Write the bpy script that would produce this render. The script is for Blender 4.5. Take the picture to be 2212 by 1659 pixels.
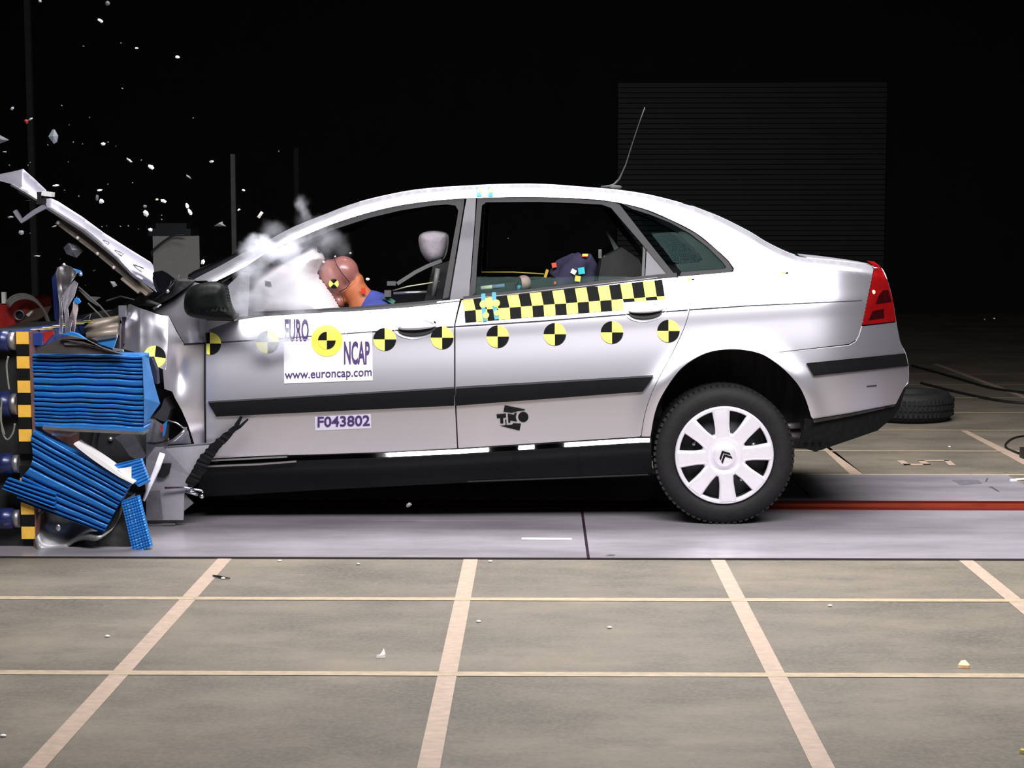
import bpy, bmesh, math, random
from mathutils import Vector, Matrix, noise
from mathutils.geometry import delaunay_2d_cdt
for o in list(bpy.data.objects): bpy.data.objects.remove(o)
scene = bpy.context.scene
COL = scene.collection
random.seed(7)
R = math.radians

# ------------------------------------------------------------------ camera
W, H, F = 2212.0, 1659.0, 3739.0
PIT, YAW, ROLL, CH = 0.0989, 0.0168, -0.0009, 1.4008
MC = Matrix.Rotation(YAW, 3, 'Z') @ Matrix.Rotation(-PIT, 3, 'X') @ Matrix.Rotation(-ROLL, 3, 'Y')
cam = bpy.data.cameras.new('camera'); cam.lens = 36 * F / W; cam.sensor_width = 36; cam.sensor_fit = 'HORIZONTAL'
cam.clip_start = .05; cam.clip_end = 200
camo = bpy.data.objects.new('camera', cam); COL.objects.link(camo)
rt, fw, up = MC @ Vector((1, 0, 0)), MC @ Vector((0, 1, 0)), MC @ Vector((0, 0, 1))
mw = Matrix((rt, up, -fw)).transposed().to_4x4(); mw.translation = (0, 0, CH)
camo.matrix_world = mw
scene.camera = camo

# ------------------------------------------------------------------ world, exposure, lights
wd = bpy.data.worlds.new('world'); scene.world = wd; wd.use_nodes = True
wd.node_tree.nodes['Background'].inputs[0].default_value = (.55, .6, .75, 1)
wd.node_tree.nodes['Background'].inputs[1].default_value = .004
scene.view_settings.view_transform = 'Standard'; scene.view_settings.look = 'None'
scene.view_settings.exposure = 0.0; scene.view_settings.gamma = 1.0
scene.cycles.volume_step_rate = 1.0
scene.cycles.volume_bounces = 2

def area(name, loc, target, sx, sy, power, col=(1, 1, 1), spread=180):
    l = bpy.data.lights.new(name, 'AREA'); l.shape = 'RECTANGLE'; l.size = sx; l.size_y = sy
    l.energy = power; l.color = col; l.spread = R(spread)
    o = bpy.data.objects.new(name, l); COL.objects.link(o); o.location = loc
    o.rotation_euler = (Vector(target) - Vector(loc)).to_track_quat('-Z', 'Y').to_euler()
    return o
area('flood_light', (.7, 8.7, 4.9), (.7, 8.2, .0), 6.0, 1.3, 330, (1, .985, .985), 120)
area('flood_light', (.8, 4.0, 4.4), (.8, 7.4, .6), 6.2, 1.5, 330, (1, .98, .99), 120)

# ------------------------------------------------------------------ helpers
def ray(px, py):
    return MC @ Vector(((px - W / 2) / F, 1, -(py - H / 2) / F))
def P(px, py, Y):                                # point seen at this place of the photo, at distance Y
    d = ray(px, py); t = Y / d.y
    return Vector((d.x * t, Y, CH + d.z * t))
def G(px, py, z=0.0):                            # point on the floor
    d = ray(px, py); t = (CH - z) / -d.z
    return Vector((d.x * t, d.y * t, z))
Y0 = G(1560, 1137).y                             # outer face of the near wheels
YB = Y0 - .02                                    # widest plane of the near body side
MPP = (P(1001, 800, Y0) - P(1000, 800, Y0)).length
WIDTH = 1.74
YC = YB + WIDTH / 2
ZR = Vector((0, 0, 0))

def tag(o, label=None, cat=None, group=None, kind=None):
    if label: o['label'] = label
    if cat: o['category'] = cat
    if group: o['group'] = group
    if kind: o['kind'] = kind
    return o
def empty(name, loc, label, cat, group=None):
    o = bpy.data.objects.new(name, None); COL.objects.link(o); o.location = loc; o.empty_display_size = .1
    return tag(o, label, cat, group)
def link(name, me, parent=None, mats=()):
    o = bpy.data.objects.new(name, me); COL.objects.link(o)
    for m in (mats if isinstance(mats, (list, tuple)) else [mats]): me.materials.append(m)
    if parent is not None:
        o.parent = parent
        o.matrix_parent_inverse = parent_world(parent).inverted()
    return o
def parent_world(o):
    m = Matrix.Translation(o.location) if o.parent is None else parent_world(o.parent) @ o.matrix_parent_inverse @ Matrix.Translation(o.location)
    return m
def mesh(name, vs, fs, mats, parent=None, smooth=False, mi=None, normals=None):
    me = bpy.data.meshes.new(name); me.from_pydata([tuple(v) for v in vs], [], fs)
    me.update()
    if normals:
        me.calc_loop_triangles() if False else None
        bad = [p.index for p in me.polygons if p.normal.dot(Vector(normals[p.vertices[0]])) < -.05]
        if bad:
            bm = bmesh.new(); bm.from_mesh(me); bm.faces.ensure_lookup_table()
            bmesh.ops.reverse_faces(bm, faces=[bm.faces[i] for i in bad]); bm.to_mesh(me); bm.free()
    o = link(name, me, parent, mats)
    if smooth:
        me.polygons.foreach_set('use_smooth', [True] * len(me.polygons))
    if mi:
        for p, k in zip(me.polygons, mi): p.material_index = k
    if normals: me.normals_split_custom_set_from_vertices(normals)
    return o
class MB:
    def __init__(s): s.v = []; s.f = []; s.m = []; s.sm = []
    def add(s, vs, fs, m=0, smooth=False):
        n = len(s.v); s.v += [Vector(v) for v in vs]
        for f in fs: s.f.append(tuple(n + i for i in f)); s.m.append(m); s.sm.append(smooth)
        return s
    def box(s, c, d, m=0, rot=None, bevel=0):
        vs = [Vector((x * d[0] / 2, y * d[1] / 2, z * d[2] / 2)) for x in (-1, 1) for y in (-1, 1) for z in (-1, 1)]
        if rot: vs = [rot @ v for v in vs]
        vs = [v + Vector(c) for v in vs]
        return s.add(vs, [(0, 1, 3, 2), (4, 6, 7, 5), (0, 4, 5, 1), (2, 3, 7, 6), (0, 2, 6, 4), (1, 5, 7, 3)], m)
    def tube(s, pts, r, seg=10, m=0, caps=True):
        pts = [Vector(p) for p in pts]; rs = r if isinstance(r, (list, tuple)) else [r] * len(pts)
        vs = []; fs = []; prev = None
        for i, p in enumerate(pts):
            t = (pts[min(i + 1, len(pts) - 1)] - pts[max(i - 1, 0)]).normalized()
            if prev is None:
                a = t.cross(Vector((0, 1, 0)))
                if a.length < .1: a = t.cross(Vector((1, 0, 0)))
            else: a = prev - t * prev.dot(t)
            a.normalize(); prev = a; b = t.cross(a)
            for k in range(seg):
                q = 2 * math.pi * k / seg
                vs.append(p + (a * math.cos(q) + b * math.sin(q)) * rs[i])
        for i in range(len(pts) - 1):
            for k in range(seg):
                k2 = (k + 1) % seg
                fs.append((i * seg + k, i * seg + k2, (i + 1) * seg + k2, (i + 1) * seg + k))
        s.add(vs, fs, m, True)
        if caps: s.add(vs[:seg], [tuple(range(seg))], m); s.add(vs[-seg:], [tuple(reversed(range(seg)))], m)
        return s
    def lathe(s, prof, c, axis=(0, 1, 0), seg=64, m=0, smooth=True, closed=False):
        ax = Vector(axis).normalized(); a = ax.orthogonal().normalized(); b = ax.cross(a); c = Vector(c)
        n = len(prof); vs = []; fs = []
        for k in range(seg):
            q = 2 * math.pi * k / seg; d = a * math.cos(q) + b * math.sin(q)
            for (r, h) in prof: vs.append(c + d * r + ax * h)
        for k in range(seg):
            k2 = (k + 1) % seg
            for i in range(n if closed else n - 1):
                j = (i + 1) % n
                fs.append((k * n + i, k * n + j, k2 * n + j, k2 * n + i))
        return s.add(vs, fs, m, smooth)
    def sphere(s, c, r, m=0, rot=None, seg=20, rings=12):
        r = r if isinstance(r, (tuple, list)) else (r, r, r); vs = []; fs = []
        for i in range(rings + 1):
            th = math.pi * i / rings
            for k in range(seg):
                q = 2 * math.pi * k / seg
                v = Vector((r[0] * math.sin(th) * math.cos(q), r[1] * math.sin(th) * math.sin(q), r[2] * math.cos(th)))
                if rot: v = rot @ v
                vs.append(v + Vector(c))
        for i in range(rings):
            for k in range(seg):
                k2 = (k + 1) % seg
                fs.append((i * seg + k, (i + 1) * seg + k, (i + 1) * seg + k2, i * seg + k2))
        return s.add(vs, fs, m, True)
    def prism(s, pts, d, m=0):               # closed polygon of world points pushed along vector d
        n = len(pts); d = Vector(d); vs = [Vector(p) for p in pts] + [Vector(p) + d for p in pts]
        tr = cdt_poly([(p.x, p.z if abs(d.z) < abs(d.y) + 1e-9 else p.y) for p in map(Vector, pts)])
        fs = list(tr) + [tuple(n + i for i in reversed(t)) for t in tr]
        fs += [(i, (i + 1) % n, n + (i + 1) % n, n + i) for i in range(n)]
        return s.add(vs, fs, m)
    def build(s, name, mats, parent=None):
        o = mesh(name, s.v, s.f, mats, parent, mi=s.m)
        o.data.polygons.foreach_set('use_smooth', s.sm)
        bm = bmesh.new(); bm.from_mesh(o.data); bmesh.ops.remove_doubles(bm, verts=bm.verts, dist=1e-6)
        bmesh.ops.recalc_face_normals(bm, faces=bm.faces); bm.to_mesh(o.data); bm.free()
        return o
def cdt_poly(pts):
    n = len(pts)
    r = delaunay_2d_cdt([Vector(p) for p in pts], [(i, (i + 1) % n) for i in range(n)], [], 1, 1e-9)
    back = [o[0] if o else 0 for o in r[3]]
    return [tuple(back[i] for i in f) for f in r[2]]
def crv(pts, step=8.0, closed=False):           # smooth curve through points, resampled
    out = []; n = len(pts)
    for i in range(n if closed else n - 1):
        p1, p2 = pts[i], pts[(i + 1) % n]
        p0 = pts[(i - 1) % n] if (closed or i > 0) else p1
        p3 = pts[(i + 2) % n] if (closed or i + 2 < n) else p2
        k = max(1, int(math.hypot(p2[0] - p1[0], p2[1] - p1[1]) / step))
        for j in range(k):
            t = j / k
            out.append(tuple(.5 * ((2 * b) + (c - a) * t + (2 * a - 5 * b + 4 * c - d) * t * t + (-a + 3 * b - 3 * c + d) * t ** 3)
                             for a, b, c, d in zip(p0, p1, p2, p3)))
    if not closed: out.append(tuple(pts[-1]))
    return out
def lin(pts, step=8.0, closed=False):
    out = []; n = len(pts)
    for i in range(n if closed else n - 1):
        p, q = pts[i], pts[(i + 1) % n]; k = max(1, int(math.hypot(q[0] - p[0], q[1] - p[1]) / step))
        out += [tuple(a + (b - a) * j / k for a, b in zip(p, q)) for j in range(k)]
    if not closed: out.append(tuple(pts[-1]))
    return out
def interp(tab, x):
    if x <= tab[0][0]: return tab[0][1]
    for (a, b), (c, d) in zip(tab, tab[1:]):
        if x <= c: return b + (d - b) * (x - a) / (c - a)
    return tab[-1][1]
def hermite(tab, x):
    n = len(tab)
    if x <= tab[0][0]: return tab[0][1]
    if x >= tab[-1][0]: return tab[-1][1]
    for i in range(n - 1):
        x0, y0 = tab[i]; x1, y1 = tab[i + 1]
        if x <= x1:
            s = lambda k: 0 if k <= 0 or k >= n - 1 else (tab[k + 1][1] - tab[k - 1][1]) / (tab[k + 1][0] - tab[k - 1][0])
            h = x1 - x0; t = (x - x0) / h
            return (2*t**3-3*t*t+1)*y0 + (t**3-2*t*t+t)*h*s(i) + (-2*t**3+3*t*t)*y1 + (t**3-t*t)*h*s(i+1)
def inside(p, poly):
    x, y = p; c = False; n = len(poly); j = n - 1
    for i in range(n):
        xi, yi = poly[i][:2]; xj, yj = poly[j][:2]
        if (yi > y) != (yj > y) and x < (xj - xi) * (y - yi) / (yj - yi) + xi: c = not c
        j = i
    return c
def edist(p, poly):
    m = 1e9; n = len(poly)
    for i in range(n):
        ax, ay = poly[i][:2]; bx, by = poly[(i + 1) % n][:2]; dx, dy = bx - ax, by - ay
        L = dx * dx + dy * dy or 1e-9; t = max(0, min(1, ((p[0] - ax) * dx + (p[1] - ay) * dy) / L))
        m = min(m, math.hypot(p[0] - ax - t * dx, p[1] - ay - t * dy))
    return m

# ------------------------------------------------------------------ materials
MATS = {}
def mat(name, col, rough=.5, metal=0, coat=0, var=0, vscale=6, bump=0, bscale=80, stretch=(1, 1, 1), emit=None, col2=None, spec=.5, sheen=0):
    if name in MATS: return MATS[name]
    m = bpy.data.materials.new(name); m.use_nodes = True; nt = m.node_tree; b = nt.nodes['Principled BSDF']
    b.inputs['Base Color'].default_value = (*col, 1); b.inputs['Roughness'].default_value = rough
    b.inputs['Metallic'].default_value = metal; b.inputs['Coat Weight'].default_value = coat
    b.inputs['Coat Roughness'].default_value = .05
    b.inputs['Specular IOR Level'].default_value = spec
    tc = nt.nodes.new('ShaderNodeTexCoord'); mp = nt.nodes.new('ShaderNodeMapping'); mp.inputs['Scale'].default_value = stretch
    nt.links.new(tc.outputs['Object'], mp.inputs['Vector'])
    if True:
        n = nt.nodes.new('ShaderNodeTexNoise'); n.inputs['Scale'].default_value = vscale; n.inputs['Detail'].default_value = 6
        n.inputs['Roughness'].default_value = .6
        nt.links.new(mp.outputs[0], n.inputs['Vector'])
        mx = nt.nodes.new('ShaderNodeMix'); mx.data_type = 'RGBA'
        c2 = col2 or tuple(c * (1 - var) for c in col)
        mx.inputs[6].default_value = (*col, 1); mx.inputs[7].default_value = (*c2, 1)
        rp = nt.nodes.new('ShaderNodeMapRange'); rp.inputs[1].default_value = .35; rp.inputs[2].default_value = .65
        nt.links.new(n.outputs['Fac'], rp.inputs[0]); nt.links.new(rp.outputs[0], mx.inputs[0]); nt.links.new(mx.outputs[2], b.inputs['Base Color'])
    if bump:
        n2 = nt.nodes.new('ShaderNodeTexNoise'); n2.inputs['Scale'].default_value = bscale; n2.inputs['Detail'].default_value = 4
        nt.links.new(mp.outputs[0], n2.inputs['Vector'])
        bp = nt.nodes.new('ShaderNodeBump'); bp.inputs['Strength'].default_value = bump; bp.inputs['Distance'].default_value = .01
        nt.links.new(n2.outputs['Fac'], bp.inputs['Height']); nt.links.new(bp.outputs[0], b.inputs['Normal'])
    if emit:
        b.inputs['Emission Color'].default_value = (*emit[0], 1); b.inputs['Emission Strength'].default_value = emit[1]
    MATS[name] = m; return m
def glass(name, tint, gl=.12, rough=.02):
    if name in MATS: return MATS[name]
    m = bpy.data.materials.new(name); m.use_nodes = True; nt = m.node_tree; nt.nodes.clear()
    out = nt.nodes.new('ShaderNodeOutputMaterial'); t = nt.nodes.new('ShaderNodeBsdfTransparent'); t.inputs[0].default_value = (*tint, 1)
    g = nt.nodes.new('ShaderNodeBsdfGlossy'); g.inputs['Roughness'].default_value = rough; g.inputs[0].default_value = (.05, .08, .075, 1)
    fr = nt.nodes.new('ShaderNodeFresnel'); fr.inputs[0].default_value = 1.45
    mx = nt.nodes.new('ShaderNodeMixShader'); nt.links.new(fr.outputs[0], mx.inputs[0])
    nt.links.new(t.outputs[0], mx.inputs[1]); nt.links.new(g.outputs[0], mx.inputs[2]); nt.links.new(mx.outputs[0], out.inputs[0])
    MATS[name] = m; return m
SIL = mat('silver_paint', (.80, .78, .86), .34, .90, .4, var=.03, vscale=300)
BLK = mat('black_plastic', (.007, .007, .008), .5, 0, 0, var=.3, vscale=40)
RUBS = mat('side_rubber', (.004, .004, .005), .7, 0, 0, var=.35, vscale=60, spec=.12)
TRIM = mat('window_trim', (.018, .017, .020), .55, 0, .0, var=.2, vscale=30, spec=.25)
PILL = mat('pillar_trim', (.06, .056, .068), .45, .1, .1, var=.15, vscale=8, spec=.3)
GLB = mat('gloss_black', (.006, .006, .008), .12, 0, 1.0, var=.3, vscale=20)
INT = mat('interior_dark', (.012, .012, .013), .8, var=.4, vscale=12)
HEADL = mat('headliner', (.45, .47, .40), .9, var=.15, vscale=20)
FAB = mat('seat_fabric', (.33, .30, .34), .9, var=.2, vscale=60, bump=.3, bscale=300)
TYR = mat('tyre_rubber', (.009, .0085, .0095), .7, spec=.3, var=.35, vscale=25, bump=.15, bscale=120)
HUB = mat('wheel_silver', (.86, .83, .9), .33, .45, .3, var=.04, vscale=50)
STEEL = mat('dull_steel', (.32, .31, .33), .42, .8, var=.35, vscale=9, bump=.2, bscale=30)
ALU = mat('aluminium_sheet', (.62, .61, .64), .28, .9, var=.25, vscale=8, bump=.12, bscale=14)
DKST = mat('dark_steel', (.05, .05, .055), .5, .5, var=.4, vscale=12)
YEL = mat('sticker_yellow', (1, .93, .17), .75, spec=.08, var=.04, vscale=30)
YELO = mat('scale_yellow', (.80, .45, .06), .55, var=.12, vscale=30)
BKS = mat('sticker_black', (.008, .0085, .0085), .75, spec=.08, var=.2, vscale=30)
WHT = mat('sticker_white', (.86, .83, .88), .5, var=.03, vscale=20)
LOGO = mat('logo_yellow', (1, .62, .07), .5, var=.06, vscale=20)
INK = mat('text_ink', (.05, .02, .12), .5, var=.1, vscale=30)
TEAL = mat('teal_mark', (.01, .26, .36), .5, var=.1, vscale=50)
RED = mat('tail_red', (.21, .004, .005), .12, 0, .9, var=.25, vscale=30)
REDD = mat('tail_dark', (.03, .002, .003), .15, 0, .9, var=.4, vscale=40)
BLUE = mat('honeycomb_blue', (.015, .17, .52), .42, .25, .15, var=.22, vscale=14, bump=.25, bscale=60, stretch=(.4, 1, 3))
BLUS = mat('cladding_blue', (.03, .22, .60), .4, .3, .1, var=.2, vscale=12)
NAVY = mat('loadcell_blue', (.012, .02, .10), .35, .2, .3, var=.3, vscale=20)
REDP = mat('red_paint', (.42, .02, .018), .4, 0, .3, var=.45, vscale=14)
RUST = mat('brown_edge', (.16, .07, .06), .6, var=.3, vscale=20)
TAN = mat('tan_pipe', (.30, .25, .20), .45, .3, var=.35, vscale=20)
BAG = mat('airbag_cloth', (.80, .76, .80), .75, var=.05, vscale=10, bump=.25, bscale=18)
SKIN = mat('dummy_vinyl', (.33, .13, .11), .38, 0, .25, var=.14, vscale=12)
ORG = mat('dummy_neck', (.46, .13, .045), .6, var=.12, vscale=20)
SHIRT = mat('dummy_shirt', (.05, .07, .33), .8, var=.2, vscale=20)
NVYC = mat('child_clothes', (.022, .018, .055), .85, var=.3, vscale=25)
def floor_mat():
    m = bpy.data.materials.new('concrete'); m.use_nodes = True; nt = m.node_tree; b = nt.nodes['Principled BSDF']
    b.inputs['Roughness'].default_value = .62; b.inputs['Specular IOR Level'].default_value = .35
    tc = nt.nodes.new('ShaderNodeTexCoord')
    def noi(sc, st, det, lo, hi):
        mp = nt.nodes.new('ShaderNodeMapping'); mp.inputs['Scale'].default_value = st; nt.links.new(tc.outputs['Object'], mp.inputs[0])
        n = nt.nodes.new('ShaderNodeTexNoise'); n.inputs['Scale'].default_value = sc; n.inputs['Detail'].default_value = det; n.inputs['Roughness'].default_value = .65
        nt.links.new(mp.outputs[0], n.inputs['Vector'])
        r = nt.nodes.new('ShaderNodeMapRange'); r.inputs[1].default_value = lo; r.inputs[2].default_value = hi
        nt.links.new(n.outputs['Fac'], r.inputs[0]); return r.outputs[0]
    def mix(f, a, c):
        x = nt.nodes.new('ShaderNodeMix'); x.data_type = 'RGBA'; nt.links.new(f, x.inputs[0])
        for k, v in ((6, a), (7, c)):
            if isinstance(v, tuple): x.inputs[k].default_value = (*v, 1)
            else: nt.links.new(v, x.inputs[k])
        return x.outputs[2]
    c = mix(noi(1.1, (1, 1.6, 1), 5, .35, .68), (.070, .061, .046), (.158, .134, .100))
    dk = nt.nodes.new('ShaderNodeMath'); dk.operation = 'MULTIPLY'; dk.inputs[1].default_value = .6; nt.links.new(noi(2.2, (1, 2.2, 1), 6, .50, .72), dk.inputs[0])
    c = mix(dk.outputs[0], c, (.058, .050, .043))
    d2 = nt.nodes.new('ShaderNodeMath'); d2.operation = 'MULTIPLY'; d2.inputs[1].default_value = .35; nt.links.new(noi(60, (1, 1, 1), 6, .4, .7), d2.inputs[0])
    c = mix(d2.outputs[0], c, (.20, .175, .15))
    nt.links.new(c, b.inputs['Base Color'])
    bp = nt.nodes.new('ShaderNodeBump'); bp.inputs['Strength'].default_value = .15; bp.inputs['Distance'].default_value = .004
    nt.links.new(noi(150, (1, 1, 1), 3, .2, .8), bp.inputs['Height']); nt.links.new(bp.outputs[0], b.inputs['Normal'])
    return m
CONC = floor_mat()
PAINT = mat('floor_paint', (.36, .265, .20), .6, var=.28, vscale=22, col2=(.27, .205, .16), stretch=(1, 2, 1))
PAINT2 = mat('floor_paint_thin', (.36, .28, .18), .6, var=.28, vscale=22, col2=(.25, .2, .145), stretch=(1, 2, 1))
PLATE = mat('track_plate', (.31, .29, .32), .27, .2, var=.25, vscale=2.2, bump=.1, bscale=6, stretch=(.6, 1.6, 1), col2=(.21, .195, .215))

# ================================================================== SETTING
b = MB(); b.add([(-9, 1.5, 0), (9, 1.5, 0), (9, 24, 0), (-9, 24, 0)], [(0, 1, 2, 3)])
floor = b.build('floor', CONC); tag(floor, kind='structure')
b = MB(); b.add([(-9, 24, 0), (9, 24, 0), (9, 24, 9), (-9, 24, 9)], [(0, 1, 2, 3)])
wb = b.build('wall_back', mat('dark_wall', (.005, .005, .006), .9, var=.5, vscale=2)); tag(wb, kind='structure')
sh = MB()
a, c = P(1335, 180, 23.9), P(1905, 640, 23.9); n = 42
for i in range(n):
    z0 = a.z + (c.z - a.z) * i / n; z1 = a.z + (c.z - a.z) * (i + .86) / n
    sh.box(((a.x + c.x) / 2, 23.86, (z0 + z1) / 2), (c.x - a.x, .06, abs(z1 - z0)))
dr = sh.build('door_1', mat('shutter_slats', (.009, .009, .008), .6, var=.2, vscale=4)); tag(dr, kind='structure')

def strip(name, pts, z, m, parent):
    me = MB(); me.add([Vector((p.x, p.y, z)) for p in pts], [tuple(range(len(pts)))])
    return me.build(name, m, parent)
LX, LY = -1.2841, 5.164
E1, E2 = G(1100, 1208).y, G(2000, 1028).y         # near and far edge of the steel track
# lines that run away from the camera
for k in range(-4, 6):
    x = LX + k
    strip('painted_line', [Vector((x - .029, 1.6, 0)), Vector((x + .029, 1.6, 0)), Vector((x + .029, E1 - .005, 0)), Vector((x - .029, E1 - .005, 0))], .0012, PAINT, floor)
for pts in ([(1833 + 10, 1031), (1873, 1031), (1797, 976), (1784, 976)], [(2212 + 130, 1075), (2212 + 170, 1070), (2090, 931), (2076, 931)]):
    p0, p1, p2, p3 = [G(*q) for q in pts]
    xa, xb = (p0.x + p3.x) / 2, (p1.x + p2.x) / 2
    strip('painted_line', [p0, p1, p2 + (p2 - p1) * 3.0, p3 + (p3 - p0) * 3.0] if pts[0][0] < 2000 else [p0, p1, p2, p3], .0012, PAINT, floor)
p0, p1 = G(2240, 868), G(2020, 786)
strip('painted_line', [p0 - Vector((.03, 0, 0)), p0 + Vector((.03, 0, 0)), p1 + Vector((.03, 0, 0)), p1 - Vector((.03, 0, 0))], .0012, PAINT, floor)
for k in (0, 1):
    y = LY + k
    pa, pb = (0, 1453.2 if k == 0 else 1292), (2212, 1460.5 if k == 0 else 1298)
    g0, g1 = G(*pa), G(*pb); sl = (g1.y - g0.y) / (g1.x - g0.x)
    f = lambda x: g0.y + sl * (x - g0.x)
    strip('painted_line', [Vector((-6, f(-6) - .024, 0)), Vector((6, f(6) - .024, 0)), Vector((6, f(6) + .024, 0)), Vector((-6, f(-6) + .024, 0))], .0018, PAINT2, floor)
strip('painted_line', [Vector((-6, LY - 1.02, 0)), Vector((6, LY - 1.02, 0)), Vector((6, LY - .97, 0)), Vector((-6, LY - .97, 0))], .0018, PAINT2, floor)
for yy in (1026.0, 974.9, 929.8, 891.7, 859.6, 831.4, 808):
    y = G(2050, yy).y
    strip('painted_line', [Vector((-3, y - .022, 0)), Vector((7, y - .022, 0)), Vector((7, y + .022, 0)), Vector((-3, y + .022, 0))], .0018, PAINT2, floor)
five = MB()
cq = lambda x, y: G(1900 + x * .2411, 700 + y * .2411, .002)
for q in ([(150, 1222), (215, 1220), (285, 1262), (215, 1264)], [(205, 1251), (455, 1251), (470, 1265), (220, 1265)], [(330, 1220), (400, 1220), (468, 1262), (395, 1262)],
          [(330, 1217), (615, 1217), (628, 1227), (345, 1227)], [(575, 1219), (628, 1219), (684, 1264), (620, 1264)]):
    five.add([cq(*p) for p in q], [(0, 1, 2, 3)])
five.build('painted_number', PAINT, floor)

# steel track plates, in three pieces, with the red guide rail between
yr0, yr1 = G(2000, 1105).y, G(2000, 1087).y
seamx = (G(1262, 1125).x + G(1268, 1205).x) / 2
def plate(name, x0, x1, y0, y1, label):
    m = MB(); m.box(((x0 + x1) / 2, (y0 + y1) / 2, .003), (x1 - x0, y1 - y0, .006)); o = m.build(name, PLATE)
    return tag(o, label, 'metal plate')
pl = plate('track_plate', -6, seamx - .005, E1, yr0, 'long grey steel floor plate under the car doors and barrier, left of the seam')
st = MB(); q = [G(1127, 1161.5, .0072), G(1235, 1162.5, .0072), G(1235, 1166, .0072), G(1127, 1165, .0072)]; st.add(q, [(0, 1, 2, 3)]); tag(st.build('white_mark', WHT, pl), 'short white line on the plate')
pl2 = plate('track_plate', seamx + .005, 6, E1, yr0, 'grey steel floor plate under the rear wheel, right of the seam')
xe = G(2172, 1031).x
for par, q in ((pl, [(seamx - .006, E1), (seamx + .006, E1), (seamx + .006, yr0), (seamx - .006, yr0)]), (pl, [(-6, E1 - .008), (6, E1 - .008), (6, E1 + .004), (-6, E1 + .004)])):
    sm = MB(); sm.add([(x, y, .0066) for x, y in q], [(0, 1, 2, 3)]); sm.build('plate_joint', mat('joint_dark', (.02, .01, .02), .8, var=.6, vscale=12, spec=.1), par)
pl3 = plate('track_plate', -6, xe + .02, yr1, E2, 'grey steel floor plate behind the red rail')
SMU = mat('scuff', (.05, .045, .05), .7, var=.4, vscale=20)
def scuff(pts, parent, m=SMU, name='scuff_mark', z=.0068):
    s = MB(); s.add([G(x, y, z) for x, y in pts], [tuple(range(len(pts)))]); s.build(name, m, parent)
scuff([(1318, 1197), (1330, 1198), (1325, 1201), (1308, 1200)], pl2)
scuff([(2056, 1037), (2112, 1036), (2122, 1044), (2076, 1048)], pl3, mat('dull_patch', (.13, .12, .15), .5, var=.4, vscale=30))
scuff([(2131, 1033), (2135, 1033), (2131, 1041), (2128, 1041)], pl3); scuff([(2134, 1051), (2143, 1051), (2159, 1061), (2156, 1062), (2142, 1054)], pl3)
scuff([(1713, 1036), (1716, 1036), (1756, 1077), (1753, 1077)], pl3)
rl = MB(); xm = 0
rl.box((0, (yr0 + yr1) / 2, .002), (12, yr1 - yr0, .004)); rl.box((0, yr0 + .01, .006), (12, .02, .012)); rl.box((0, yr1 - .012, .006), (12, .024, .012))
rl.box((0, yr0 + (yr1 - yr0) * .52, .008), (12, .012, .016), 1)  # brighter colour on the ridge paints the lit line along the rail
tag(rl.build('guide_rail', [mat('rail_red', (.15, .008, .005), .4, .1, .2, var=.5, vscale=4, stretch=(.3, 6, 1)), mat('rail_red_lit', (.33, .05, .015), .35, .2, .2, var=.3, vscale=6)]),
    'red painted guide rail running along the floor behind the rear wheel', 'rail')

# ================================================================== BODY SURFACE
YT = crv([(374, 640), (414, 607), (476, 574), (522, 548), (575, 521), (632, 491), (701, 463), (769, 438), (863, 416), (931, 407), (999, 402.5), (1070, 399), (1144, 398), (1200, 400),
          (1252, 404), (1336, 411), (1406, 422), (1477, 440), (1519, 455), (1561, 472), (1620, 502), (1652, 522), (1690, 541), (1715, 551), (1742, 557), (1816, 564), (1880, 573), (1905, 580)], 10)
YTT = sorted(YT)
def ytop(x): return interp(YTT, x)
BASE = [(380, .305), (440, .268), (540, .178), (620, .104), (650, .082), (672, .066), (700, .045), (735, .034), (790, .015), (830, .0045), (860, .0), (930, .012), (1000, .03), (1050, .06), (1100, .13)]
ACX, ACY, AR = 1578, 944, 184.0
def wbody(x, y):
    v = y + .06 * (x - 1000)
    w = hermite(BASE, v)
    d = max(0., y - ytop(x))
    w += .13 * max(0, 1 - d / 24) ** 2.6
    if x > 1740: w += .30 * ((x - 1740) / 220) ** 2.3
    # wheel arch lip stands out a little
    ra = math.hypot(x - ACX, (y - ACY)); 
    if y < 960 and ra < 300: w -= .016 * math.exp(-((ra - AR) / 26) ** 2)
    if x < 480: w += .03 * ((480 - x) / 120) ** 2 * (1 if y > 600 else 0)
    return w
def S(x, y, off=0., wf=wbody): return P(x, y, YB + wf(x, y) + off)
def Nrm(x, y, wf=wbody, off=0.):
    e = 1.5
    n = (S(x + e, y, off, wf) - S(x - e, y, off, wf)).cross(S(x, y + e, off, wf) - S(x, y - e, off, wf))
    n.normalize()
    return n if n.y < 0 else -n
def grid_fill(poly, step):
    xs = [p[0] for p in poly]; ys = [p[1] for p in poly]; pts = [Vector(p[:2]) for p in poly]; n = len(pts)
    x = min(xs) + step / 2; r = 0
    while x < max(xs):
        y = min(ys) + (step / 2 if r % 2 else 0)
        while y < max(ys):
            if inside((x, y), poly) and edist((x, y), poly) > step * .45: pts.append(Vector((x, y)))
            y += step
        x += step * .87; r += 1
    res = delaunay_2d_cdt(pts, [(i, (i + 1) % n) for i in range(n)], [], 1, 1e-6)
    return res[0], res[2], n
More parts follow.
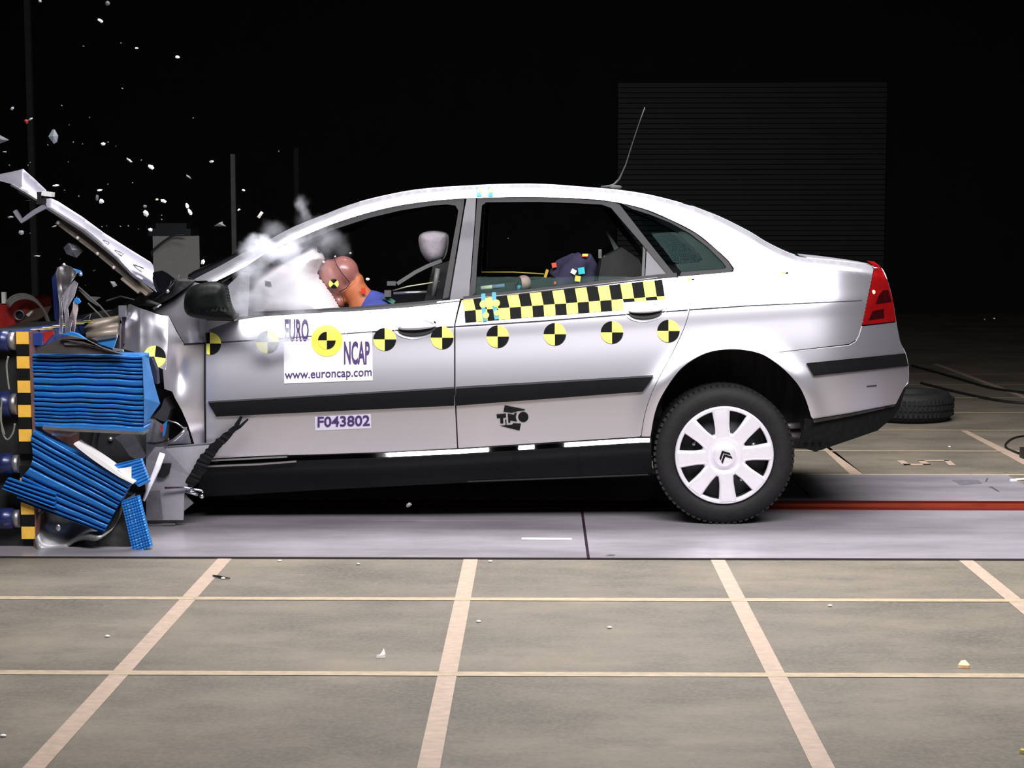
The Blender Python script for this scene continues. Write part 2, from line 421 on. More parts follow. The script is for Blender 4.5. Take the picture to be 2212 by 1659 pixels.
def patch(name, poly, m, parent, wf=wbody, off=0., step=9., thick=.003, mirror=False, mi=None, label=None, keepn=True):
    vs2, fs, n = grid_fill(poly, step)
    def mk(sign, pname, par, mm):
        V = []; N = []
        def T(v): return v if sign > 0 else Vector((v.x, 2 * YC - v.y, v.z))
        for v in vs2:
            V.append(T(S(v[0], v[1], off, wf))); nn = Nrm(v[0], v[1], wf, off); N.append(nn if sign > 0 else Vector((nn.x, -nn.y, nn.z)))
        Fc = []
        for f in fs:
            f = tuple(f); a, b_, c_ = (V[i] for i in f[:3]); fn = (b_ - a).cross(c_ - a)
            Fc.append(f if fn.dot(N[f[0]]) > 0 else tuple(reversed(f)))
        mi_ = [mi(vs2[f[0]], vs2[f[1]], vs2[f[2]]) if mi else 0 for f in Fc]
        if thick:
            k = len(V); m0 = len(Fc)
            pl_ = [T(S(p[0], p[1], off, wf)) for p in poly]; dv = Vector((0, thick * sign, 0))
            V += pl_ + [p + dv for p in pl_]; q = len(pl_)
            cen = sum(pl_, Vector()) / q
            for i in range(q):
                j = (i + 1) % q
                Fc.append((k + i, k + j, k + q + j, k + q + i)); mi_.append(0)
                nn = (pl_[j] - pl_[i]).cross(dv).normalized() if (pl_[j] - pl_[i]).length > 1e-9 else Vector((0, 0, 1))
            for p in pl_ + pl_: N.append(Vector((0, -sign, 0)))
            k2 = len(V); back = [T(S(v[0], v[1], off, wf)) + dv for v in vs2]; V += back; N += [-x for x in N[:len(vs2)]]
            Fc += [tuple(k2 + i for i in reversed(f)) for f in Fc[:m0]]; mi_ += [mi_[i] for i in range(m0)]
        o = mesh(pname, V, Fc, mm, par, smooth=True, mi=mi_, normals=N if keepn else None)
        if thick and q:
            for i in range(m0, m0 + q): o.data.polygons[i].use_smooth = False
        return o
    o = mk(1, name, parent, m)
    if label: o['label'] = label
    if mirror: mk(-1, name, parent, m)
    return o

car = empty('car', (0, YC, 0), 'silver four-door saloon with a crushed front end ramming the blue barrier', 'car')

# roof line below (edge of the black window trim)
LOW = crv([(458, 612), (527, 577), (586, 540), (666, 505), (723, 482), (796, 459), (863, 443.5), (931, 434), (999, 428.5), (1080, 426), (1160, 425.5), (1252, 428.5), (1322, 435), (1392, 451), (1448, 474), (1504, 503),
           (1546, 537), (1575, 564), (1586, 580), (1584, 587)], 10)
TOPL = [p for p in YT if 414 <= p[0] <= 1884]
ARCH = crv([(1649, 766), (1627, 759), (1585, 754), (1537, 759), (1498, 776), (1464, 804), (1430, 854), (1414, 894), (1405, 943)], 8)
ARCH2 = crv([(1649, 766), (1664, 775), (1694, 798), (1725, 832), (1742, 866), (1752, 899), (1755, 906)], 8)
RSEAM = crv([(1463, 599), (1479, 617), (1489, 644), (1488, 672), (1476, 711), (1452, 762), (1415, 832), (1394, 888), (1384, 944)], 8)
LAMPL = lin([(1887, 581), (1861, 703)], 8)
side = TOPL + LAMPL + [(1857, 718), (1851, 733), (1834, 743)] + lin([(1834, 743), (1649, 764)], 9)[1:-1] + ARCH + [(1386, 943)] + list(reversed([(x + 1.5, y) for x, y in RSEAM]))[1:] + lin([(1466, 598), (1584, 588)], 9)[:-1] + list(reversed(LOW))[:]
def dedup(p):
    o = []
    for q in p:
        if not o or math.hypot(q[0] - o[-1][0], q[1] - o[-1][1]) > .8: o.append(q)
    if math.hypot(o[0][0] - o[-1][0], o[0][1] - o[-1][1]) < .8: o.pop()
    return o
sp = patch('side_panel', dedup(side), SIL, car, step=8, mirror=True)
# crease / shut line at waist level
WAIST = [(400, 744), (609, 731), (806, 716.5), (980, 705.5), (1160, 694), (1359, 678.6), (1488, 669), (1620, 660), (1677, 657.5), (1862, 649)]
LINE = mat('shut_line', (.02, .015, .03), .8, var=.2, vscale=10)
def band(pts, wd_, m, name, parent, off=-.003, wf=wbody, thick=0, mirror=False, step=8, **k):
    pts = lin(pts, step); up_ = []; dn = []
    for i, p in enumerate(pts):
        a, b_ = pts[max(0, i - 1)], pts[min(len(pts) - 1, i + 1)]; dx, dy = b_[0] - a[0], b_[1] - a[1]; L = math.hypot(dx, dy) or 1
        w2 = (wd_(i / (len(pts) - 1)) if callable(wd_) else wd_) / 2
        up_.append((p[0] + dy / L * w2, p[1] - dx / L * w2)); dn.append((p[0] - dy / L * w2, p[1] + dx / L * w2))
    V = [S(x, y, off, wf) for x, y in up_ + dn]; n = len(pts); N = [Nrm(x, y, wf) for x, y in up_ + dn]
    fs = [(i, n + i, n + i + 1, i + 1) for i in range(n - 1)]
    if thick:
        V += [v + Vector((0, thick, 0)) for v in V[:2 * n]]; N += [Vector((0, 0, 1))] * (2 * n)
        fs += [(i, i + 1, 2 * n + i + 1, 2 * n + i) for i in range(n - 1)] + [(n + i, 3 * n + i, 3 * n + i + 1, n + i + 1) for i in range(n - 1)]
    return mesh(name, V, fs, m, parent, smooth=True, normals=N)
band([(1489, 669), (1620, 660), (1677, 657.5), (1862, 649)], lambda t: 2.6 - 1.6 * t, LINE, 'crease_line', sp)
# doors
BELT_R = lin([(997, 651), (1140, 635.5), (1280, 619.5), (1420, 602.5), (1461, 599)], 9)
rd = BELT_R + RSEAM[1:-1] + [(1382, 943)] + lin([(1382, 943), (991, 968)], 9)[1:] + lin([(990, 966), (984, 835), (984, 702)], 9)[:] + [(990, 676)]
rear_door = patch('rear_door', dedup(rd), SIL, car, step=8, mirror=True)
BELT_F = lin([(446, 714), (470, 705), (500, 694), (560, 684), (660, 678), (773, 672), (886, 664), (992, 651.5)], 9)
fd = BELT_F + [(986, 676)] + lin([(980.5, 702), (980.5, 835), (987, 966)], 9) + lin([(987, 968), (831, 977), (560, 985), (450, 991)], 9) + lin([(446, 988), (445, 866), (445, 735)], 9)
front_door = patch('front_door', dedup(fd), SIL, car, step=8, mirror=True)
band([(446, 741), (609, 731), (806, 716.5), (980, 705.5)], 2.2, LINE, 'crease_line', front_door)
band([(984, 705), (1160, 694), (1359, 678.6), (1486, 669.5)], 2.2, LINE, 'crease_line', rear_door)
# dark backing behind the shut gaps
for pts in (RSEAM, [(983, 690), (983, 835), (989, 968)], [(445, 715), (444.5, 866), (447, 990)]):
    q = lin(pts, 12); jam = MB(); jam.tube([S(x, y, .013) for x, y in q], .009, 6); jam.build('door_seal', BLK, car)

# black rub strips
def wr(x, y): return wbody(x, y)
patch('rub_strip', lin([(449, 868), (981, 836.5), (981, 876.5), (467, 900)], 10, True), RUBS, front_door, off=-.014, thick=.014, step=10, keepn=True)
patch('rub_strip', lin([(985, 836), (1411, 811), (1405, 823), (1388, 846), (985, 876.5)], 10, True), RUBS, rear_door, off=-.014, thick=.014, step=10)
for pr, pts in ((front_door, [(450, 868.5), (981, 838)]), (rear_door, [(985, 838), (1410, 812.5)])):
    band(pts, 3.5, mat('rub_highlight', (.04, .04, .045), .45, var=.2, vscale=20), 'rub_strip_highlight', pr, off=-.0155)  # lighter grey band paints the lit top edge of the strip

# window frames and pillars: greyish black trim
TT = lambda pts: pts
def poly2(outer, inner): return dedup(outer + list(reversed(inner)))
fr_out = [p for p in LOW if 500 < p[0] < 1000]
ff = [(520, 583)] + fr_out[2:] + [(1003, 429), (1001, 450), (969, 642), (956, 646), (961, 618), (988, 470), (990, 455), (984, 444), (965, 441.5), (931, 444), (863, 455), (796, 471), (723, 495), (666, 519), (600, 546), (540, 585)]
fframe = patch('window_frame', dedup(lin(ff, 9, True)), TRIM, front_door, off=.004, thick=.02, step=9, mirror=True)
patch('belt_trim', dedup(lin([(505, 686), (560, 680), (660, 673), (773, 667), (886, 658), (958, 651), (993, 644), (994, 650), (886, 663), (773, 671), (660, 677), (560, 683.5), (505, 692)], 9, True)), BLK, front_door, off=-.003, thick=.02, step=7, mirror=True)
band([(540, 676), (660, 671), (773, 664.5), (886, 655.5), (955, 649)], 5, TRIM, 'window_seal', front_door, off=.004)
band([(944, 653), (993, 647.5)], 3, ALU, 'trim_highlight', front_door, off=-.006)
patch('pillar_cover', dedup(lin([(1008, 429), (1028, 428), (1026, 470), (1013, 640), (1012, 644), (972, 648), (973, 640), (1004, 450)], 9, True)), PILL, car, off=.002, thick=.02, step=7, mirror=True)
rf = lin([(1031, 427.5), (1160, 426.5), (1252, 430), (1322, 436), (1338, 441), (1400, 521), (1460, 596), (1446, 598), (1386, 526), (1320, 449), (1300, 442), (1250, 439), (1160, 436), (1050, 437), (1041, 444), (1031, 560), (1027, 632), (1012, 645), (1018, 600), (1028, 470)], 9, True)
patch('window_frame', dedup(rf), TRIM, rear_door, off=.003, thick=.02, step=8, mirror=True)
band([(1001, 645), (1140, 629.5), (1280, 613.5), (1420, 597.5), (1462, 594)], 9, TRIM, 'belt_trim', rear_door, off=-.003, thick=.01)
band([(1001, 647), (1140, 631.5), (1280, 615.5), (1420, 599.5)], 1.6, mat('grey_edge', (.16, .15, .15), .4, var=.1, vscale=10), 'trim_edge', rear_door, off=-.005)
band([(1392, 529), (1389, 600)], 6, BLK, 'window_divider', rear_door, off=.012)
patch('window_divider_cover', lin([(1397, 536), (1443, 591), (1394, 599)], 8, True), PILL, rear_door, off=.008, thick=.006, step=7)
# quarter window frame
qf_o = [(1344, 440), (1392, 453), (1448, 476), (1504, 505), (1546, 539), (1574, 566), (1583, 582), (1578, 588), (1468, 596)]
qf_i = [(1365, 451), (1406, 464), (1448, 481), (1490, 504), (1530, 535), (1560, 565), (1569, 577), (1564, 581), (1472, 588)]
patch('quarter_frame', dedup(lin(qf_o + list(reversed(qf_i)), 8, True)), TRIM, car, off=.003, thick=.02, step=6, mirror=True)
patch('quarter_glass', lin(qf_i, 10, True), glass('glass_teal', (.5, .72, .70)), car, off=.012, thick=0, step=12, mirror=True)
patch('window_glass', lin([(1030, 598), (1180, 598), (1388, 597), (1389, 602), (1140, 630), (1028, 641)], 12, True), glass('glass_clear', (.86, .9, .88)), rear_door, off=.014, thick=0, step=14, mirror=True)

# roof, screens, boot lid as surfaces spanning the car
def loft(name, pts, m, parent, crown=.01, bulge=(0, 0, 0), nseg=14, off=0, thick=.01, w0=0):
    near = [S(x, y, off) for x, y in pts]; V = []; n = len(pts)
    for j in range(nseg + 1):
        t = j / nseg; k = 4 * t * (1 - t)
        kk = k ** .6
        for p in near:
            bv = Vector(bulge(near.index(p) / (n - 1)) if callable(bulge) else bulge); V.append(Vector((p.x, p.y + (2 * YC - 2 * p.y) * t, p.z)) + Vector((0, 0, crown * kk)) + bv * kk)
    Fc = [(j * n + i, j * n + i + 1, (j + 1) * n + i + 1, (j + 1) * n + i) for j in range(nseg) for i in range(n - 1)]
    o = mesh(name, V, Fc, m, parent, smooth=True)
    bm = bmesh.new(); bm.from_mesh(o.data); bmesh.ops.recalc_face_normals(bm, faces=bm.faces)
    if sum(f.normal.z for f in bm.faces) < 0: bmesh.ops.reverse_faces(bm, faces=bm.faces)
    bm.to_mesh(o.data); bm.free()
    s = o.modifiers.new('solid', 'SOLIDIFY'); s.thickness = thick; s.offset = -1
    return o
roof_pts = [p for p in YT if 760 <= p[0] <= 1482]
loft('roof', roof_pts, SIL, car, crown=.008)
ws = [p for p in YT if 414 <= p[0] <= 765]
loft('windscreen', ws, mat('windscreen_glass', (.01, .01, .012), .12, 0, .8, var=.3, vscale=6), car, crown=.0, bulge=lambda k: (-.075 * (1 - k) ** 1.5, 0, .035 * (1 - k) ** 1.5))
loft('rear_window', [p for p in YT if 1478 <= p[0] <= 1736], mat('rear_glass', (.006, .012, .012), .1, 0, .6, var=.2, vscale=6), car, crown=.0, bulge=(.03, 0, .012))
loft('boot_lid', [p for p in YT if 1730 <= p[0] <= 1890], SIL, car, crown=.004, bulge=(.03, 0, .0))
REAR = crv([(1889, 578), (1905, 579), (1918, 607), (1929, 650), (1936, 693), (1944, 736), (1957, 763), (1963, 795), (1962, 828), (1953, 838), (1935, 873)], 8)
loft('tail_panel', REAR, SIL, car, crown=0, bulge=(.015, 0, 0), thick=.004, off=0)
# tail lamp
lampp = [(1888, 581), (1875, 564), (1890, 567), (1903, 578), (1918, 607), (1929, 650), (1935.5, 694), (1862, 702.5)]
lp = patch('tail_lamp', lin([(1888.5, 580), (1903, 578), (1918, 607), (1929, 650), (1935.5, 694), (1863, 702)], 8, True), RED, car, off=-.004, thick=.02, step=6, mirror=True)
patch('lamp_dark_cell', lin([(1907, 627), (1919, 626), (1926, 652), (1892, 657), (1897, 640)], 6, True), REDD, lp, off=-.0055, thick=0, step=8)
patch('lamp_dark_cell', lin([(1885, 672), (1909, 667), (1910, 687), (1876, 692)], 6, True), REDD, lp, off=-.0055, thick=0, step=8)
bl = MB(); bl.sphere(S(1887, 631, -.006), (.008, .003, .009)); tag(bl.build('lamp_bulb_glint', mat('bulb', (1, .7, .35), .3, var=.1, vscale=20, emit=((1, .55, .2), 3.0)), lp), 'small lit orange spot')
bl = MB(); bl.add([S(1872, 563, .06), S(1888, 565, .05), S(1903, 576, .01), S(1890, 577, .0)], [(0, 1, 2, 3)]); bl.build('lamp_top', RED, lp)
# rear bumper
BUMP = list(reversed(ARCH2))
bp_ = [(1756, 905)] + BUMP[1:] + lin([(1649, 766.5), (1834, 746), (1849, 738), (1856, 725), (1863, 705), (1936, 696.5)], 8)[1:] + [(1944, 736), (1955, 762), (1961, 790), (1961, 826), (1952, 838), (1935, 873)] + lin([(1935, 873), (1834, 893), (1756, 905)], 8)[1:-1]
bumper = patch('rear_bumper', dedup(bp_), SIL, car, step=8, mirror=True)
patch('bumper_strip', lin([(1743, 785), (1956, 763.5), (1962, 790), (1758, 812)], 9, True), RUBS, bumper, off=-.012, thick=.012, step=9)
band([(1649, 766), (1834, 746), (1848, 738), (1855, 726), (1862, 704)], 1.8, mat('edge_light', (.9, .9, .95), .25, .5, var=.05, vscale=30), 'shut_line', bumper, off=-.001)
band([(1873, 835), (1884, 834), (1894, 833)], 3, LINE, 'scratch', bumper)
val = lin([(1756, 907), (1834, 895), (1935, 875), (1952, 840), (1957, 838), (1944, 880), (1932, 899), (1896, 930), (1762, 976), (1739, 969), (1728, 958), (1735, 930), (1740, 905)], 9, True)
patch('rear_valance', dedup(val), mat('valance_black', (.006, .006, .006), .7, var=.5, vscale=40, spec=.12), bumper, off=.006, thick=.03, step=9, mirror=True)
band([(1757, 910), (1834, 897), (1934, 876)], lambda t: 7 - 4 * t, GLB, 'valance_ledge', bumper, off=-.012, thick=.01)

# sill
sl_top = [(440, 994), (560, 987), (831, 977), (991, 969), (1384, 944), (1405, 944)]
def ysill(x): return interp(sl_top, x)
def wsill(x, y):
    d = y - ysill(x)
    w = .010 - interp([(430, .0002), (770, .0002), (815, .0008), (860, .00095), (1050, .00095), (1085, .0004), (1105, .0003), (1122, .00095), (1152, .00095), (1172, .0003), (1195, .0004), (1225, .00095), (1410, .00095)], x) * min(d, 13)  # slope varied along the ledge to break its highlight into segments
    if d > 13: w += .16 * ((d - 13) / 75) ** 2
    return w + .006
sill = patch('sill', dedup(lin([(430, 995), (560, 987), (831, 977), (991, 969), (1384, 944.5), (1406, 944.5), (1406, 1028), (1000, 1043), (700, 1058), (430, 1074)], 4, True)), mat('sill_black', (.004, .004, .005), .5, 0, .05, var=.3, vscale=20, spec=.15), car, wf=wsill, step=4.5, thick=.01)
band([(446, 999), (560, 993), (831, 983), (991, 975.5), (1384, 951), (1403, 951)], 9, mat('sill_highlight_metal', (.55, .55, .58), .07, 1, 0, var=.6, vscale=3), 'sill_ledge_highlight', sill, off=-.002, wf=wsill)  # bright metal band put on the black sill for its highlight
band([(1010, 1040), (1200, 1033), (1400, 1025)], 3, mat('sill_low_highlight', (.06, .065, .065), .4), 'sill_low_highlight', sill, off=-.003, wf=wsill)  # dim grey band paints the highlight low on the sill
# wheel arch liner, underbody
arc = crv([(1406, 960), (1414, 894), (1430, 854), (1464, 804), (1498, 776), (1537, 759), (1585, 754), (1627, 759), (1660, 773), (1694, 798), (1725, 832), (1742, 866), (1753, 900), (1757, 970)], 9)
LINR = mat('arch_liner', (.018, .018, .018), .7, var=.7, vscale=26, stretch=(1, 1, .12), col2=(.06, .06, .06))
al = MB(); n = len(arc)
V = [S(x, y, .004) for x, y in arc] + [S(x, y, .07) for x, y in arc] + [P(ACX + (x - ACX) * .99, ACY + (y - ACY) * .97, YB + .42) for x, y in arc]
al.add(V, [(i, i + 1, n + i + 1, n + i) for i in range(n - 1)] + [(n + i, n + i + 1, 2 * n + i + 1, 2 * n + i) for i in range(n - 1)], 0, True)
al.prism([P(x, y, YB + .42) for x, y in arc], (0, .03, 0))
al.build('wheel_arch', LINR, car)
ub = MB()
ub.prism([P(x, y, YB + .16) for x, y in [(430, 985), (1408, 935), (1408, 1022), (430, 1068)]], (0, WIDTH - .32, 0))
ub.prism([P(x, y, YB + .46) for x, y in [(1400, 700), (1900, 720), (1925, 880), (1760, 940), (1400, 985)]], (0, WIDTH - .6, 0))
ub.build('underbody', mat('underseal', (.008, .008, .008), .8, var=.4, vscale=10), car)
ex = MB(); ex.tube([P(1690, 921, YB + .3), P(1728, 919, YB + .3)], .014, 12); ex.tube([P(1690, 938, YB + .34), P(1730, 936, YB + .34)], .022, 12)
ex.build('exhaust', mat('exhaust_steel', (.30, .26, .25), .5, .6, var=.3, vscale=30), car)
# mud stub seen at sill front
# ------------------------------------------------------------------ handles, markers, stickers
def lens(cx, cy, rx, ry, top=1., bot=1., tilt=-.055, n=28):
    o = []
    for i in range(n):
        q = 2 * math.pi * i / n; x = rx * math.cos(q); y = ry * math.sin(q) * (bot if math.sin(q) > 0 else top)
        o.append((cx + x, cy + y + x * tilt))
    return o
for par, cx, cy, rx in ((front_door, 899, 711, 39), (rear_door, 1395, 674.5, 36)):
    patch('handle_cup', lens(cx, cy, rx + 8, 22, .9, .95), SIL, par, off=-.0015, thick=0, step=6, wf=lambda x, y, cx=cx, cy=cy, rx=rx: wbody(x, y) + .022 * max(0, 1 - ((x - cx) / (rx + 6)) ** 2 - ((y - cy) / 21) ** 2) - .002)
    patch('handle_recess', lens(cx, cy, rx, 14, .05, 1.), BLK, par, off=-.008, thick=0, step=6)
    h = patch('door_handle', lens(cx, cy - 4, rx + 1, 8, 1.1, .7), SIL, par, thick=.02, step=4, wf=lambda x, y, cx=cx, cy=cy, rx=rx: wbody(x, y) - .012 - .018 * math.sqrt(max(0, 1 - ((x - cx) / (rx + 3)) ** 2 - ((y - cy + 4 + (x - cx) * .055) / 12) ** 2)))
patch('key_hole', lens(939, 697, 3, 3.5, n=12), BKS, front_door, off=-.002, thick=0, step=9)
for (x, y) in ((1489, 603), (1692, 589)):
    patch('small_marker', lens(x, y, 4, 4, n=8), YEL, sp, off=-.003, thick=0, step=9)
    patch('small_marker', lens(x + 8, y + .5, 3.5, 2, n=8), BKS, sp, off=-.003, thick=0, step=9)

def disc(name, cx, cy, r, parent, m1=YEL, m2=BKS, off=-.004, clip=None, wf=wbody, rin=None, rot=0, rings=3, flip=False):
    V = [S(cx, cy, off, wf)]; Fc = []; mi = []; N = [Nrm(cx, cy, wf)]; n = 48; px = [(cx, cy)]
    for j in range(1, rings + 1):
        for i in range(n):
            q = 2 * math.pi * i / n + rot; x, y = cx + r * j / rings * math.cos(q), cy + r * j / rings * math.sin(q)
            if clip: x = max(clip, x)
            V.append(S(x, y, off, wf)); N.append(Nrm(x, y, wf))
    for i in range(n):
        qd = int(i // (n / 4)); mm = qd in (0, 2)       # quadrants: image lower right and upper left are dark
        Fc.append((0, 1 + i, 1 + (i + 1) % n)); mi.append(1 if mm else 0)
        for j in range(rings - 1):
            a = 1 + j * n; b2 = a + n
            Fc.append((a + i, b2 + i, b2 + (i + 1) % n, a + (i + 1) % n)); mi.append(1 if mm else 0)
    return mesh(name, V, Fc, [m1, m2], parent, smooth=True, mi=mi, normals=N)
for (x, y) in ((578, 739), (831, 733), (955, 729.5)): disc('target_marker', x, y, 24.5, front_door)
disc('target_marker', 453.5, 742, 24, front_door, clip=446)
for (x, y) in ((1075, 727), (1198.5, 722), (1322, 718), (1444, 715)): disc('target_marker', x, y, 24.2, rear_door)
# info sticker
stk = patch('information_sticker', lin([(612, 686), (803, 678), (805, 821.5), (614, 828.5)], 9, True), WHT, front_door, off=-.003, thick=0, step=9)
disc('sticker_logo', 706, 736, 34, front_door, LOGO, LOGO, off=-.0055)
disc('sticker_logo_centre', 706, 735.5, 19, front_door, LOGO, BKS, off=-.0075)
def text_px(txt, x0, x1, ybase, height, m, name, parent, off=-.003, tilt=0., bold=0., wf=wbody, caps=True):
    c = bpy.data.curves.new(name, 'FONT'); c.body = txt; c.size = 1; c.offset = bold; c.resolution_u = 3
    o = bpy.data.objects.new(name, c); COL.objects.link(o)
    bpy.context.view_layer.update()
    dg = bpy.context.evaluated_depsgraph_get(); me = bpy.data.meshes.new_from_object(o.evaluated_get(dg))
    bpy.data.objects.remove(o)
    xs = [v.co.x for v in me.vertices]; ymx = max(v.co.y for v in me.vertices); mn, mx = min(xs), max(xs)
    ref = ymx if caps else ymx
    N = []
    for v in me.vertices:
        X = x0 + (v.co.x - mn) / (mx - mn) * (x1 - x0); Y = ybase - v.co.y / ref * height + (X - x0) * tilt
        v.co = S(X, Y, off, wf); 
    me.update()
    ob = link(name, me, parent, m)
    return ob
text_px('EURO', 615, 667, 735, 46, INK, 'sticker_lettering', front_door, off=-.006, bold=.03)
text_px('NCAP', 743, 799, 785, 48, INK, 'sticker_lettering', front_door, off=-.006, bold=.03)
text_px('www.euroncap.com', 615, 803, 818.5, 12.5, INK, 'sticker_lettering', front_door, tilt=-.036, off=-.006, bold=.012)
patch('number_sticker', lin([(680, 900), (801, 894), (802, 925), (681, 930)], 9, True), mat('sticker_grey', (.52, .5, .6), .5, var=.04, vscale=20), front_door, off=-.003, thick=0, step=9)
text_px('F043802', 686, 799, 922, 22, INK, 'sticker_lettering', front_door, tilt=-.03, bold=.02, off=-.006)
# sticker outline lines
band([(613, 734.5), (670, 733)], 1.2, mat('ink_soft', (.45, .4, .6), .6), 'sticker_line', front_door, off=-.006)
band([(737, 701), (746, 721), (750, 722), (751, 727)], 1.2, MATS['ink_soft'], 'sticker_line', front_door, off=-.006)
# institute logo
tn = lambda L: [(1060 + x * .0482, 860 + y * .0482) for x, y in L]
lg = MB()
for L in ([(260, 730), (680, 700), (690, 880), (560, 890), (570, 1140), (430, 1140), (420, 900), (280, 910)], [(640, 970), (700, 965), (712, 1200), (668, 1200)],
          [(760, 700), (1050, 750), (1060, 670), (1170, 660), (1120, 850), (1180, 1060), (880, 1010), (880, 1110), (790, 1120)],
          [(630, 320), (1550, 510), (1520, 550), (1250, 580), (950, 660), (570, 620)], [(400, 1240), (960, 1200), (1000, 1130), (1230, 1140), (1360, 1150), (1290, 1460)],
          [(1460 + 230 * math.cos(i * math.pi / 12), 850 + 230 * math.sin(i * math.pi / 12)) for i in range(24)]):
    q = tn(L); lg.add([S(x, y, -.004) for x, y in q], cdt_poly(q))
lg.build('institute_logo', BKS, rear_door)
# checkered tape
chk = MB()
xm = lambda k: 1003 + 24.45 * k
yt_ = lambda x: 649 - (x - 1000) * .1035
ym_ = lambda x: 671.5 - (x - 1005) * .0745
yb_ = lambda x: 696.5 - (x - 1005) * .0805
for k in range(18):
    a, b2 = xm(k), min(xm(k + 1), 1436)
    for row in (0, 1):
        if row == 0: q = [(a - 5.5, yt_(a)), (b2 - 5.5, yt_(b2)), (b2, ym_(b2)), (a, ym_(a))]
        else:
            hh = 1. if k < 14 else .28
            q = [(a, ym_(a)), (b2, ym_(b2)), (b2 + 1.5, ym_(b2) + (yb_(b2) - ym_(b2)) * hh), (a + 1.5, ym_(a) + (yb_(a) - ym_(a)) * hh)]
        V = []; Fc = []; nn = 5
        for j in range(nn + 1):
            for i in range(nn + 1):
                u, v = i / nn, j / nn
                x = (q[0][0] * (1 - u) + q[1][0] * u) * (1 - v) + (q[3][0] * (1 - u) + q[2][0] * u) * v
                y = (q[0][1] * (1 - u) + q[1][1] * u) * (1 - v) + (q[3][1] * (1 - u) + q[2][1] * u) * v
                V.append(S(x, y, -.004))
        Fc = [(j * (nn + 1) + i, (j + 1) * (nn + 1) + i, (j + 1) * (nn + 1) + i + 1, j * (nn + 1) + i + 1) for j in range(nn) for i in range(nn)]
        chk.add(V, Fc, (k + row) % 2, True)
chk.build('checkered_tape', [YEL, BKS], rear_door)
for (x0, y0, x1, y1) in ((1044, 634, 1048, 694), (1067, 631, 1073, 690)):
    band([(x0, y0), ((x0 + x1) / 2 - 2, (y0 + y1) / 2), (x1, y1)], 9, TEAL, 'teal_mark', rear_door, off=-.006)
for (x, y, r) in ((1044, 657, 8), (1056, 655, 10), (1072, 655, 8), (1050, 681, 6.5), (1073, 676, 6)):
    patch('yellow_dot', lens(x, y, r, r, n=16), YEL, rear_door, off=-.008, thick=0, step=20)
for x in (1035, 1060):
    band([(x - 1, 405), (x, 425)], 10, TEAL, 'teal_mark', sp, off=-.004, step=4)
    patch('yellow_dot', lens(x + 1, 411, 5.5, 5.5, n=12), YEL, sp, off=-.007, thick=0, step=3)
# antenna
an = MB(); ya = YB + .75
base = P(1330, 404, ya)
an.tube([P(1298, 403.5, ya), P(1318, 402, ya), P(1326, 399, ya), P(1338, 386, ya), P(1352, 355, ya), P(1366, 310, ya), P(1380, 268, ya), P(1393, 232, ya)], [.004, .006, .006, .004, .003, .0026, .0024, .0022], 8)
an.sphere(P(1330, 404, ya), (.03, .012, .01)); an.build('antenna', mat('antenna_black', (.03, .03, .028), .5, var=.3, vscale=30), car)

